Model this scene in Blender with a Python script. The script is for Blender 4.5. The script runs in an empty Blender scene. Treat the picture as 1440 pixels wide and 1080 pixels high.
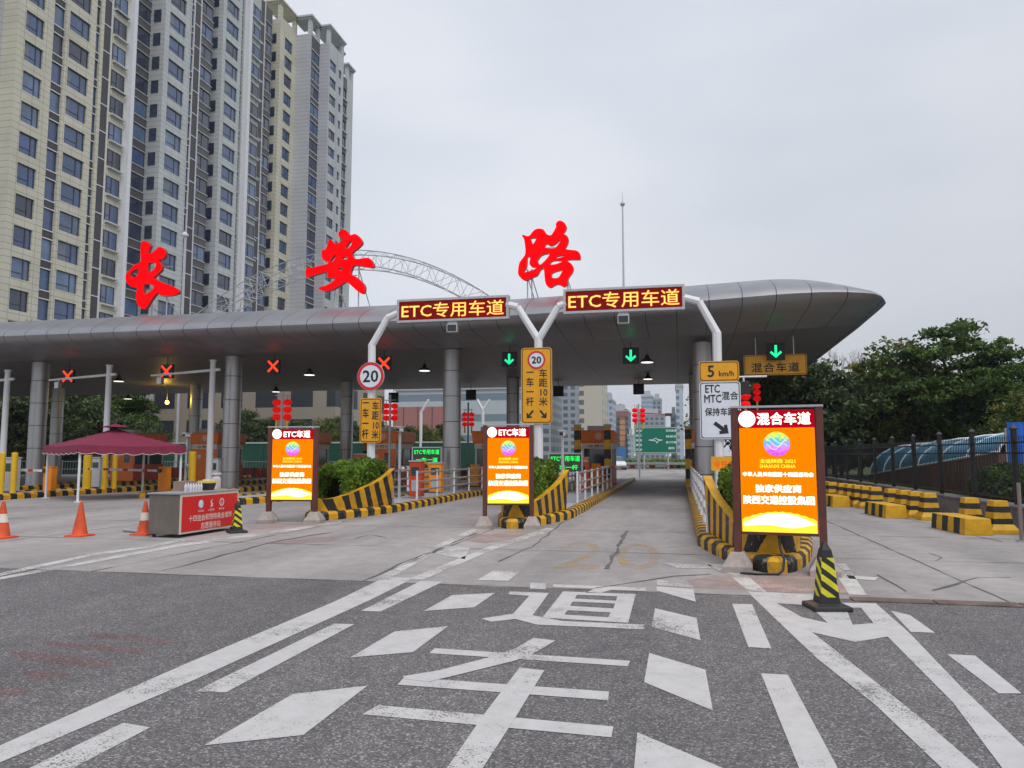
import bpy, math, random
import numpy as np
from mathutils import Vector, Matrix

C = bpy.context.scene.collection
SC = bpy.context.scene
R_ = math.radians

# ------------------------------------------------------------------ camera
F = 1080.0                      # focal length in photo pixels (1440 wide)
HOR = 640.0                     # horizon row
CAMH = 1.65
PIT = math.atan((HOR - 540) / F)
YAW = math.atan(235 * math.cos(PIT) / F)      # camera looks left of the lanes (+Y)
cam_d = bpy.data.cameras.new('camera')
cam = bpy.data.objects.new('camera', cam_d); C.objects.link(cam)
cam.location = (0, 0, CAMH)
cam.rotation_euler = (math.pi / 2 + PIT, 0, YAW)
cam_d.sensor_width = 36; cam_d.lens = 27.0
cam_d.clip_start = 0.1; cam_d.clip_end = 4000
SC.camera = cam
CR = cam.rotation_euler.to_matrix()
CO = Vector((0, 0, CAMH))

def ray(px, py):
    return CR @ Vector(((px - 720) / F, (540 - py) / F, -1))
def gnd(px, py, z=0.0):         # point of the ground (height z) seen at a photo pixel
    d = ray(px, py); return CO + d * ((z - CAMH) / d.z)
def at_y(px, py, y):            # point on the plane Y = y
    d = ray(px, py); return CO + d * (y / d.y)
def at_x(px, py, x):
    d = ray(px, py); return CO + d * (x / d.x)
def proj(p):
    q = CR.transposed() @ (Vector(p) - CO)
    if q.z > -0.1: return None
    return (720 + F * q.x / -q.z, 540 - F * q.y / -q.z, -q.z)

# ------------------------------------------------------------------ world, sun, exposure
SUN_EL, SUN_ROT = R_(55), R_(138)
w = bpy.data.worlds.new('World'); SC.world = w; w.use_nodes = True
nt = w.node_tree; nt.nodes.clear()
def N(tree, kind, **kw):
    n = tree.nodes.new(kind)
    for k, v in kw.items():
        if k.startswith('i_'):
            n.inputs[int(k[2:]) if k[2:].isdigit() else k[2:].replace('_', ' ')].default_value = v
        else: setattr(n, k, v)
    return n
L = nt.links.new
sky = N(nt, 'ShaderNodeTexSky', sky_type='NISHITA', sun_disc=False, sun_elevation=SUN_EL, sun_rotation=SUN_ROT,
        air_density=1.4, dust_density=4.0, ozone_density=1.5)
tc = N(nt, 'ShaderNodeTexCoord')
mp = N(nt, 'ShaderNodeMapping'); mp.inputs['Scale'].default_value = (1, 1, 2.6)
no = N(nt, 'ShaderNodeTexNoise'); no.inputs['Scale'].default_value = 1.6; no.inputs['Detail'].default_value = 5
no.inputs['Roughness'].default_value = 0.45
cr = N(nt, 'ShaderNodeValToRGB')
cr.color_ramp.elements[0].position = 0.30; cr.color_ramp.elements[0].color = (5.5, 6.05, 6.9, 1)
cr.color_ramp.elements[1].position = 0.72; cr.color_ramp.elements[1].color = (7.9, 8.1, 8.65, 1)
mx = N(nt, 'ShaderNodeMix', data_type='RGBA'); mx.inputs[0].default_value = 0.92
bg = N(nt, 'ShaderNodeBackground'); bg.inputs['Strength'].default_value = 0.1
wo = N(nt, 'ShaderNodeOutputWorld')
grd = N(nt, 'ShaderNodeVectorMath', operation='DOT_PRODUCT'); grd.inputs[1].default_value = (0.75, 0.45, -1.1)   # heavier cloud low in the north-east
gm = N(nt, 'ShaderNodeMapRange'); gm.inputs[1].default_value = -0.1; gm.inputs[2].default_value = 1.0; gm.inputs[3].default_value = 1.0; gm.inputs[4].default_value = 0.66
gx = N(nt, 'ShaderNodeMix', data_type='RGBA', blend_type='MULTIPLY'); gx.inputs[0].default_value = 1.0
L(tc.outputs['Generated'], grd.inputs[0]); L(grd.outputs['Value'], gm.inputs[0])
L(tc.outputs['Generated'], mp.inputs[0]); L(mp.outputs[0], no.inputs['Vector'])
L(no.outputs['Fac'], cr.inputs[0]); L(sky.outputs[0], mx.inputs[6]); L(cr.outputs[0], gx.inputs[6]); L(gm.outputs[0], gx.inputs[7]); L(gx.outputs[2], mx.inputs[7])
L(mx.outputs[2], bg.inputs['Color']); L(bg.outputs[0], wo.inputs['Surface'])
sd = bpy.data.lights.new('sun', 'SUN'); sun = bpy.data.objects.new('sun', sd); C.objects.link(sun)
sd.energy = 1.5; sd.angle = R_(40); sd.color = (1.0, 0.97, 0.93)
sdir = Vector((math.sin(SUN_ROT) * math.cos(SUN_EL), math.cos(SUN_ROT) * math.cos(SUN_EL), math.sin(SUN_EL)))
sun.rotation_euler = (-sdir).to_track_quat('-Z', 'Y').to_euler(); sun.location = (0, -20, 60)
SC.view_settings.view_transform = 'Standard'; SC.view_settings.look = 'None'
SC.view_settings.exposure = 0.17; SC.view_settings.gamma = 1.0

# ------------------------------------------------------------------ materials
MATS = {}
def mat(name, col, rough=0.6, metal=0.0, var=0.0, vscale=3.0, bump=0.0, bscale=40.0, col2=None, spec=0.5,
        emit=None, estr=1.0, joints=None, streak=False):
    if name in MATS: return MATS[name]
    m = bpy.data.materials.new(name); m.use_nodes = True; t = m.node_tree; b = t.nodes['Principled BSDF']
    b.inputs['Base Color'].default_value = (*col, 1); b.inputs['Roughness'].default_value = rough
    b.inputs['Metallic'].default_value = metal; b.inputs['Specular IOR Level'].default_value = spec
    lk = t.links.new
    csock = None
    if var > 0 or col2:
        tc = N(t, 'ShaderNodeTexCoord'); mpn = N(t, 'ShaderNodeMapping')
        if streak: mpn.inputs['Scale'].default_value = (1, 1, 0.12)
        ns = N(t, 'ShaderNodeTexNoise'); ns.inputs['Scale'].default_value = vscale; ns.inputs['Detail'].default_value = 6
        ns.inputs['Roughness'].default_value = 0.65
        rp = N(t, 'ShaderNodeValToRGB')
        c2 = col2 if col2 else tuple(c * (1 - var) for c in col)
        c1 = col if col2 else tuple(min(1, c * (1 + var)) for c in col)
        rp.color_ramp.elements[0].position = 0.34; rp.color_ramp.elements[0].color = (*c2, 1)
        rp.color_ramp.elements[1].position = 0.66; rp.color_ramp.elements[1].color = (*c1, 1)
        lk(tc.outputs['Object'], mpn.inputs[0]); lk(mpn.outputs[0], ns.inputs['Vector']); lk(ns.outputs['Fac'], rp.inputs[0])
        csock = rp.outputs[0]
    if joints:                       # (axis, spacing, width, colour factor) tuples: panel joints cut into the surface
        geo = N(t, 'ShaderNodeNewGeometry'); sx = N(t, 'ShaderNodeSeparateXYZ'); lk(geo.outputs['Position'], sx.inputs[0])
        prev = None
        for ax, sp, wd in joints:
            d = N(t, 'ShaderNodeMath', operation='DIVIDE'); lk(sx.outputs[ax], d.inputs[0]); d.inputs[1].default_value = sp
            fr = N(t, 'ShaderNodeMath', operation='FRACT'); lk(d.outputs[0], fr.inputs[0])
            lt = N(t, 'ShaderNodeMath', operation='LESS_THAN'); lk(fr.outputs[0], lt.inputs[0]); lt.inputs[1].default_value = wd / sp
            if prev:
                mxx = N(t, 'ShaderNodeMath', operation='MAXIMUM'); lk(prev.outputs[0], mxx.inputs[0]); lk(lt.outputs[0], mxx.inputs[1]); prev = mxx
            else: prev = lt
        mix = N(t, 'ShaderNodeMix', data_type='RGBA'); lk(prev.outputs[0], mix.inputs[0])
        if csock: lk(csock, mix.inputs[6])
        else: mix.inputs[6].default_value = (*col, 1)
        mix.inputs[7].default_value = (*(c * 0.28 for c in col), 1)
        csock = mix.outputs[2]
    if csock: lk(csock, b.inputs['Base Color'])
    if bump > 0:
        tc2 = N(t, 'ShaderNodeTexCoord'); n2 = N(t, 'ShaderNodeTexNoise'); n2.inputs['Scale'].default_value = bscale
        n2.inputs['Detail'].default_value = 4
        bp = N(t, 'ShaderNodeBump'); bp.inputs['Strength'].default_value = bump; bp.inputs['Distance'].default_value = 0.02
        lk(tc2.outputs['Object'], n2.inputs['Vector']); lk(n2.outputs['Fac'], bp.inputs['Height']); lk(bp.outputs[0], b.inputs['Normal'])
    if emit:
        b.inputs['Emission Color'].default_value = (*emit, 1); b.inputs['Emission Strength'].default_value = estr
    if emit: b.inputs['Specular IOR Level'].default_value = 0; b.inputs['Roughness'].default_value = 1
    MATS[name] = m; return m

def stripes(name, ca, cb, duty=0.5, wear=0.35, wearcol=(0.22, 0.2, 0.18), rough=0.55):
    """hazard paint: the UV x coordinate is the stripe phase, noise chips the paint"""
    if name in MATS: return MATS[name]
    m = bpy.data.materials.new(name); m.use_nodes = True; t = m.node_tree; b = t.nodes['Principled BSDF']; lk = t.links.new
    uv = N(t, 'ShaderNodeUVMap'); sx = N(t, 'ShaderNodeSeparateXYZ'); lk(uv.outputs[0], sx.inputs[0])
    tc = N(t, 'ShaderNodeTexCoord')
    nw = N(t, 'ShaderNodeTexNoise'); nw.inputs['Scale'].default_value = 9; lk(tc.outputs['Object'], nw.inputs['Vector'])
    ad = N(t, 'ShaderNodeMath', operation='MULTIPLY_ADD'); lk(nw.outputs['Fac'], ad.inputs[0]); ad.inputs[1].default_value = 0.10; lk(sx.outputs[0], ad.inputs[2])
    fr = N(t, 'ShaderNodeMath', operation='FRACT'); lk(ad.outputs[0], fr.inputs[0])
    lt = N(t, 'ShaderNodeMath', operation='LESS_THAN'); lk(fr.outputs[0], lt.inputs[0]); lt.inputs[1].default_value = duty
    ns = N(t, 'ShaderNodeTexNoise'); ns.inputs['Scale'].default_value = 2.4; ns.inputs['Detail'].default_value = 8; ns.inputs['Roughness'].default_value = 0.72
    lk(tc.outputs['Object'], ns.inputs['Vector'])
    dirt = N(t, 'ShaderNodeValToRGB'); dirt.color_ramp.elements[0].position = 0.3; dirt.color_ramp.elements[0].color = (0.62, 0.6, 0.56, 1)
    dirt.color_ramp.elements[1].position = 0.6; dirt.color_ramp.elements[1].color = (1, 1, 1, 1); lk(ns.outputs['Fac'], dirt.inputs[0])
    mix = N(t, 'ShaderNodeMix', data_type='RGBA'); lk(lt.outputs[0], mix.inputs[0]); mix.inputs[6].default_value = (*cb, 1); mix.inputs[7].default_value = (*ca, 1)
    mul = N(t, 'ShaderNodeMix', data_type='RGBA', blend_type='MULTIPLY'); mul.inputs[0].default_value = 1
    lk(mix.outputs[2], mul.inputs[6]); lk(dirt.outputs[0], mul.inputs[7])
    chip = N(t, 'ShaderNodeTexNoise'); chip.inputs['Scale'].default_value = 6; chip.inputs['Detail'].default_value = 10; chip.inputs['Roughness'].default_value = 0.75
    lk(tc.outputs['Object'], chip.inputs['Vector'])
    cl = N(t, 'ShaderNodeMath', operation='LESS_THAN'); lk(chip.outputs['Fac'], cl.inputs[0]); cl.inputs[1].default_value = wear
    m2 = N(t, 'ShaderNodeMix', data_type='RGBA'); lk(cl.outputs[0], m2.inputs[0]); lk(mul.outputs[2], m2.inputs[6]); m2.inputs[7].default_value = (*wearcol, 1)
    lk(m2.outputs[2], b.inputs['Base Color']); b.inputs['Roughness'].default_value = rough
    bp = N(t, 'ShaderNodeBump'); bp.inputs['Strength'].default_value = 0.25; bp.inputs['Distance'].default_value = 0.01
    lk(chip.outputs['Fac'], bp.inputs['Height']); lk(bp.outputs[0], b.inputs['Normal'])
    MATS[name] = m; return m

def paint_mat(name, col, keep=0.5, rough=0.7, scale=5.0):
    """worn road paint: holes where it has rubbed away let the road show through"""
    m = bpy.data.materials.new(name); m.use_nodes = True; t = m.node_tree; b = t.nodes['Principled BSDF']; lk = t.links.new
    tc = N(t, 'ShaderNodeTexCoord')
    ns = N(t, 'ShaderNodeTexNoise'); ns.inputs['Scale'].default_value = scale; ns.inputs['Detail'].default_value = 9; ns.inputs['Roughness'].default_value = 0.75; lk(tc.outputs['Object'], ns.inputs['Vector'])
    nf = N(t, 'ShaderNodeTexNoise'); nf.inputs['Scale'].default_value = 75; nf.inputs['Detail'].default_value = 3; lk(tc.outputs['Object'], nf.inputs['Vector'])
    nb = N(t, 'ShaderNodeTexNoise'); nb.inputs['Scale'].default_value = 1.1; nb.inputs['Detail'].default_value = 5; lk(tc.outputs['Object'], nb.inputs['Vector'])
    sm = N(t, 'ShaderNodeMath', operation='MULTIPLY_ADD'); lk(ns.outputs['Fac'], sm.inputs[0]); sm.inputs[1].default_value = 0.6; lk(nf.outputs['Fac'], sm.inputs[2])
    sm2 = N(t, 'ShaderNodeMath', operation='MULTIPLY_ADD'); lk(nb.outputs['Fac'], sm2.inputs[0]); sm2.inputs[1].default_value = 0.9; lk(sm.outputs[0], sm2.inputs[2])
    rp = N(t, 'ShaderNodeMapRange'); lk(sm2.outputs[0], rp.inputs[0]); rp.inputs[1].default_value = keep + .20; rp.inputs[2].default_value = keep + 0.30
    rp.inputs[3].default_value = 0.12
    cr = N(t, 'ShaderNodeValToRGB'); cr.color_ramp.elements[0].color = (*(c * 0.84 for c in col), 1); cr.color_ramp.elements[1].color = (*col, 1)
    cr.color_ramp.elements[0].position = 0.35; cr.color_ramp.elements[1].position = 0.62
    lk(ns.outputs['Fac'], cr.inputs[0]); lk(cr.outputs[0], b.inputs['Base Color']); lk(rp.outputs[0], b.inputs['Alpha'])
    b.inputs['Roughness'].default_value = rough
    MATS[name] = m; return m

YEL = (0.74, 0.38, 0.006); BLK = (0.018, 0.017, 0.018)
M_kerb = stripes('kerb paint', YEL, BLK, wear=0.41, wearcol=(0.2, 0.18, 0.14))
M_haz = stripes('hazard paint', YEL, BLK, wear=0.385, wearcol=(0.3, 0.2, 0.16))
M_barrel = stripes('barrel paint', (0.72, 0.39, 0.006), BLK, wear=0.36, wearcol=(.3, .24, .1))
M_cone = stripes('cone sheeting', (0.75, 0.68, 0.02), (0.014, 0.014, 0.016), wear=0.12)
M_coneo = stripes('orange cone sheeting', (0.85, 0.8, 0.75), (0.75, 0.1, 0.025), wear=0.12, duty=0.5)
M_boomw = stripes('boom paint', (0.75, 0.75, 0.75), (0.6, 0.03, 0.02), duty=0.72, wear=0.1)
M_orange = mat('orange housing', (0.88, 0.28, 0.01), 0.45, var=0.08)
M_red = mat('booth red', (0.60, 0.06, 0.02), 0.45, var=0.15, vscale=1.5, bump=0.05)
M_booth_or = mat('booth orange', (0.92, 0.2, 0.02), 0.45, var=0.12, vscale=1.5)
M_cream = mat('booth cream', (0.75, 0.64, 0.55), 0.5, var=0.1)
M_white = mat('white paint', (0.72, 0.73, 0.75), 0.4, var=0.06, vscale=4, streak=True)
M_greyp = mat('grey paint', (0.42, 0.43, 0.45), 0.45, var=0.1)
M_galv = mat('galvanised steel', (0.5, 0.5, 0.51), 0.38, 0.7, var=0.12, vscale=6)
M_black = mat('black plastic', (0.02, 0.02, 0.022), 0.5)
M_dark = mat('dark frame', (0.035, 0.035, 0.04), 0.4)
M_brown = mat('maroon frame', (0.11, 0.03, 0.022), 0.45, var=0.2, vscale=8)
M_conc = mat('cast concrete', (0.36, 0.31, 0.28), 0.85, var=0.2, vscale=7, bump=0.3)
M_islt = mat('island paving', (0.36, 0.37, 0.4), 0.8, var=0.15, vscale=2, bump=0.15)
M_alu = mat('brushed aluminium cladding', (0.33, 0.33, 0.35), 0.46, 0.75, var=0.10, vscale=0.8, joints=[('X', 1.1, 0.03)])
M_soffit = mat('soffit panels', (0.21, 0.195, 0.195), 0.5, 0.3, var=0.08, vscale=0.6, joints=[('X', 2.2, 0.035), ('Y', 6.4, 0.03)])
M_column = mat('column cladding', (0.46, 0.45, 0.45), 0.36, 0.7, var=0.10, vscale=1.2, streak=True)
M_signy = mat('yellow sign sheeting', (0.80, 0.36, 0.006), 0.4, var=0.08)
M_signw = mat('white sign sheeting', (0.72, 0.75, 0.82), 0.4, var=0.04)
M_ink = mat('black lettering', (0.015, 0.015, 0.02), 0.5)
M_redring = mat('red sign ring', (0.62, 0.02, 0.03), 0.4)
M_glass = mat('booth glass', (0.05, 0.075, 0.08), 0.08, var=0.3, vscale=1.5, spec=0.8)
M_led_face = mat('led panel face', (0.10, 0.008, 0.008), 0.6, emit=(0.42, 0.02, 0.015), estr=0.22)
M_led_text = mat('led amber', (0.3, 0.1, 0), 0.5, emit=(1.0, 0.52, 0.12), estr=1.6)
M_led_glow = mat('led red fringe', (0.3, 0.02, 0), 0.5, emit=(0.75, 0.08, 0.01), estr=0.55)
M_ledg = mat('led green', (0, 0.2, 0.03), 0.5, emit=(0.02, 1.0, 0.12), estr=1.1)
M_arrow = mat('green arrow light', (0, 0.2, 0.1), 0.5, emit=(0.02, 1.0, 0.35), estr=1.2)
M_cross = mat('red cross light', (0.3, 0.01, 0), 0.5, emit=(1.0, 0.06, 0.02), estr=1.2)
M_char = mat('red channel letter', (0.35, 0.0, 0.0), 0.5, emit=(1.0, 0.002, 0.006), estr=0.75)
M_sc_or = mat('screen orange', (0.05, 0.01, 0), 0.5, emit=(1.0, 0.225, 0.0), estr=1.0)
M_sc_wh = mat('screen white', (0.1, 0.1, 0.1), 0.5, emit=(1.0, 0.95, 0.85), estr=1.7)
M_sc_red = mat('screen red', (0.1, 0, 0), 0.5, emit=(0.38, 0.0, 0.012), estr=1.0)
M_sc_yel = mat('screen yellow', (0.1, 0.08, 0), 0.5, emit=(1.0, 0.78, 0.05), estr=1.15)
M_lantern = mat('red lantern silk', (0.72, 0.012, 0.012), 0.5, emit=(1, 0.01, 0.01), estr=0.3)
M_gold = mat('gold tassel', (0.75, 0.5, 0.04), 0.5)
M_lamp = mat('lamp glass', (0.8, 0.8, 0.7), 0.4, emit=(1, 0.95, 0.85), estr=1.3)
M_bark = mat('bark', (0.07, 0.055, 0.045), 0.9, var=0.3, vscale=8, bump=0.5)
M_maroon = mat('maroon canvas', (0.21, 0.018, 0.055), 0.75, var=0.12, vscale=3, bump=0.1, bscale=120)

# ------------------------------------------------------------------ mesh builder
class MB:
    def __init__(s): s.v = []; s.f = []; s.m = []; s.p = []; s.has = False
    def add(s, vs, fs, mat=0, ph=None):
        o = len(s.v); s.v += [tuple(v) for v in vs]
        for f in fs:
            s.f.append(tuple(i + o for i in f)); s.m.append(mat)
            if ph is None: s.p.append((0,) * len(f))
            else: s.p.append(tuple(ph[i] for i in f)); s.has = True
        return s
    def addf(s, vs, fs, mats, phs=None):   # per-face phases
        o = len(s.v); s.v += [tuple(v) for v in vs]
        for k, f in enumerate(fs):
            s.f.append(tuple(i + o for i in f)); s.m.append(mats[k] if isinstance(mats, list) else mats)
            s.p.append(tuple(phs[k]) if phs else (0,) * len(f))
        if phs: s.has = True
        return s
    def box(s, c, d, mat=0, rz=0, ph=None):
        x, y, z = (q / 2 for q in d); co, si = math.cos(rz), math.sin(rz)
        vs = []
        for dz in (-z, z):
            for dx, dy in ((-x, -y), (x, -y), (x, y), (-x, y)):
                vs.append((c[0] + dx * co - dy * si, c[1] + dx * si + dy * co, c[2] + dz))
        return s.add(vs, [(3, 2, 1, 0), (4, 5, 6, 7), (0, 1, 5, 4), (1, 2, 6, 5), (2, 3, 7, 6), (3, 0, 4, 7)], mat, ph)
    def bb(s, x0, x1, y0, y1, z0, z1, mat=0):
        return s.box(((x0 + x1) / 2, (y0 + y1) / 2, (z0 + z1) / 2), (x1 - x0, y1 - y0, z1 - z0), mat)
    def cyl(s, a, b, r0, r1=None, n=12, mat=0, cap=True, ph=None):
        a, b = Vector(a), Vector(b); r1 = r0 if r1 is None else r1
        d = (b - a).normalized(); u = d.orthogonal().normalized(); v = d.cross(u)
        vs = []
        for k, (p, r) in enumerate(((a, r0), (b, r1))):
            for i in range(n):
                t = 2 * math.pi * i / n; vs.append(p + u * (r * math.cos(t)) + v * (r * math.sin(t)))
        fs = [(i, (i + 1) % n, n + (i + 1) % n, n + i) for i in range(n)]
        if cap: fs += [tuple(range(n - 1, -1, -1)), tuple(range(n, 2 * n))]
        pv = None if ph is None else [ph[0]] * n + [ph[1]] * n
        return s.add(vs, fs, mat, pv)
    def tube(s, pts, r, n=8, mat=0):
        for a, b in zip(pts[:-1], pts[1:]): s.cyl(a, b, r, r, n, mat)
        return s
    def lathe(s, prof, n=24, mat=0, c=(0, 0, 0), ph=None, sq=False):
        vs = []; pv = []
        for k, (r, z) in enumerate(prof):
            for i in range(n):
                t = 2 * math.pi * (i + (0.5 if sq else 0)) / n
                rr = r * (math.sqrt(2) if sq else 1)
                vs.append((c[0] + rr * math.cos(t), c[1] + rr * math.sin(t), c[2] + z)); pv.append(ph[k] if ph else 0)
        fs = []
        for k in range(len(prof) - 1):
            for i in range(n):
                fs.append((k * n + i, k * n + (i + 1) % n, (k + 1) * n + (i + 1) % n, (k + 1) * n + i))
        fs.append(tuple(range(n - 1, -1, -1))); fs.append(tuple((len(prof) - 1) * n + i for i in range(n)))
        return s.add(vs, fs, mat, pv if ph else None)
    def build(s, name, mats, parent=None, org=(0, 0, 0), smooth=False, bevel=0):
        me = bpy.data.meshes.new(name)
        me.from_pydata([(v[0] - org[0], v[1] - org[1], v[2] - org[2]) for v in s.v], [], s.f)
        for m in (mats if isinstance(mats, (list, tuple)) else [mats]): me.materials.append(m)
        me.polygons.foreach_set('material_index', s.m)
        if s.has:
            uv = me.uv_layers.new(name='UVMap')
            flat = []
            for p in s.p:
                for q in p: flat += [q, 0.0]
            uv.data.foreach_set('uv', flat)
        if smooth:
            me.polygons.foreach_set('use_smooth', [True] * len(me.polygons))
            me.set_sharp_from_angle(angle=R_(35))
        me.update()
        o = bpy.data.objects.new(name, me); C.objects.link(o)
        if parent: o.parent = parent
        if bevel:
            b = o.modifiers.new('bevel', 'BEVEL'); b.width = bevel; b.segments = 2; b.limit_method = 'ANGLE'
        return o

def thing(name, label, cat, loc=(0, 0, 0), rz=0, group=None):
    o = bpy.data.objects.new(name, None); C.objects.link(o); o.location = loc; o.rotation_euler = (0, 0, rz)
    o.empty_display_size = 0.3
    o['label'] = label; o['category'] = cat
    if group: o['group'] = group
    return o
def tag(o, label, cat, group=None):
    o['label'] = label; o['category'] = cat
    if group: o['group'] = group
    return o
def struct(o): o['kind'] = 'structure'; return o
KIDS = {}
def copy_thing(root, loc, rz, label, group=None, mats=None):
    def rec(o, parent):
        c = o.copy(); C.objects.link(c); c.parent = parent
        for ch in o.children: rec(ch, c)
        return c
    r = root.copy(); C.objects.link(r); r.location = loc; r.rotation_euler = (0, 0, rz); r['label'] = label
    if group: r['group'] = group
    for ch in root.children: rec(ch, r)
    return r

# ------------------------------------------------------------------ text and filled outlines
TC = {}
def text_geo(s, spacing=1.0, line=1.0):
    key = (s, spacing, line)
    if key in TC: return TC[key]
    c = bpy.data.curves.new('lettering', 'FONT'); c.body = s; c.align_x = 'CENTER'
    c.space_character = spacing; c.space_line = line; c.resolution_u = 2
    o = bpy.data.objects.new('lettering', c); C.objects.link(o)
    bpy.context.view_layer.update()
    me = bpy.data.meshes.new_from_object(o.evaluated_get(bpy.context.evaluated_depsgraph_get()))
    vs = [(v.co.x, v.co.y) for v in me.vertices]; fs = [tuple(p.vertices) for p in me.polygons]
    bpy.data.objects.remove(o); bpy.data.curves.remove(c); bpy.data.meshes.remove(me)
    xs = [v[0] for v in vs]; ys = [v[1] for v in vs]
    x0, x1, y0, y1 = min(xs), max(xs), min(ys), max(ys)
    g = ([((x - x0) / (x1 - x0) - .5, (y - y0) / max(y1 - y0, 1e-6) - .5) for x, y in vs], fs, x1 - x0, y1 - y0)
    TC[key] = g; return g
def put_text(mb, s, c, w, h, mat=0, bold=0.0, R=(1, 0, 0), U=(0, 0, 1), spacing=1.0, line=1.0):
    """lettering fitted to w x h; heavier weights are the outline struck again with a small shift"""
    vs, fs, rw, rh = text_geo(s, spacing, line)
    c, R, U = Vector(c), Vector(R), Vector(U); nn = R.cross(U)
    bx, by = bold * w / rw, bold * h / rh
    for k, (dx, dy) in enumerate([(0, 0)] + ([(bx, 0), (-bx, 0), (0, by), (0, -by)] if bold else [])):
        mb.add([c + R * (x * w + dx) + U * (y * h + dy) + nn * (0.0004 * k) for x, y in vs], fs, mat)
def fill_geo(polys, depth=0.0):
    """polys: outlines with holes (even-odd) in 2D -> triangulated verts and faces, extruded by depth"""
    c = bpy.data.curves.new('outline', 'CURVE'); c.dimensions = '2D'; c.fill_mode = 'BOTH'; c.extrude = depth
    for p in polys:
        sp = c.splines.new('POLY'); sp.points.add(len(p) - 1); sp.use_cyclic_u = True
        for i, (x, y) in enumerate(p): sp.points[i].co = (x, y, 0, 1)
    o = bpy.data.objects.new('outline', c); C.objects.link(o); bpy.context.view_layer.update()
    me = bpy.data.meshes.new_from_object(o.evaluated_get(bpy.context.evaluated_depsgraph_get()))
    vs = [tuple(v.co) for v in me.vertices]; fs = [tuple(p.vertices) for p in me.polygons]
    bpy.data.objects.remove(o); bpy.data.curves.remove(c); bpy.data.meshes.remove(me)
    return vs, fs
def smooth_poly(p, n=3):
    out = []; m = len(p)
    for i in range(m):
        p0, p1, p2, p3 = p[i - 1], p[i], p[(i + 1) % m], p[(i + 2) % m]
        for k in range(n):
            t = k / n
            out.append(tuple(0.5 * ((2 * b) + (-a + c) * t + (2 * a - 5 * b + 4 * c - d) * t * t + (-a + 3 * b - 3 * c + d) * t ** 3)
                             for a, b, c, d in zip(p0, p1, p2, p3)))
    return out
def rrect(w, h, r, n=5):
    pts = []
    for cx, cy, a0 in ((w / 2 - r, h / 2 - r, 0), (-w / 2 + r, h / 2 - r, 90), (-w / 2 + r, -h / 2 + r, 180), (w / 2 - r, -h / 2 + r, 270)):
        for i in range(n + 1):
            a = R_(a0 + 90 * i / n); pts.append((cx + r * math.cos(a), cy + r * math.sin(a)))
    return pts
def plate(mb, pts, y, th, mat=0, z0=0, x0=0):   # upright plate in the XZ plane, front face at y, body behind it
    n = len(pts)
    vs = [(x0 + p[0], y, z0 + p[1]) for p in pts] + [(x0 + p[0], y + th, z0 + p[1]) for p in pts]
    fs = [tuple(range(n)), tuple(range(2 * n - 1, n - 1, -1))] + [(i, n + i, n + (i + 1) % n, (i + 1) % n) for i in range(n)]
    mb.add(vs, fs, mat)
def ring_plate(mb, outer, inner, y, mat=0, z0=0, x0=0):
    n = len(outer)
    vs = [(x0 + p[0], y, z0 + p[1]) for p in outer] + [(x0 + p[0], y, z0 + p[1]) for p in inner]
    mb.add(vs, [(i, (i + 1) % n, n + (i + 1) % n, n + i) for i in range(n)], mat)
def circ(r, n=32): return [(r * math.cos(2 * math.pi * i / n), r * math.sin(2 * math.pi * i / n)) for i in range(n)]

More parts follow.
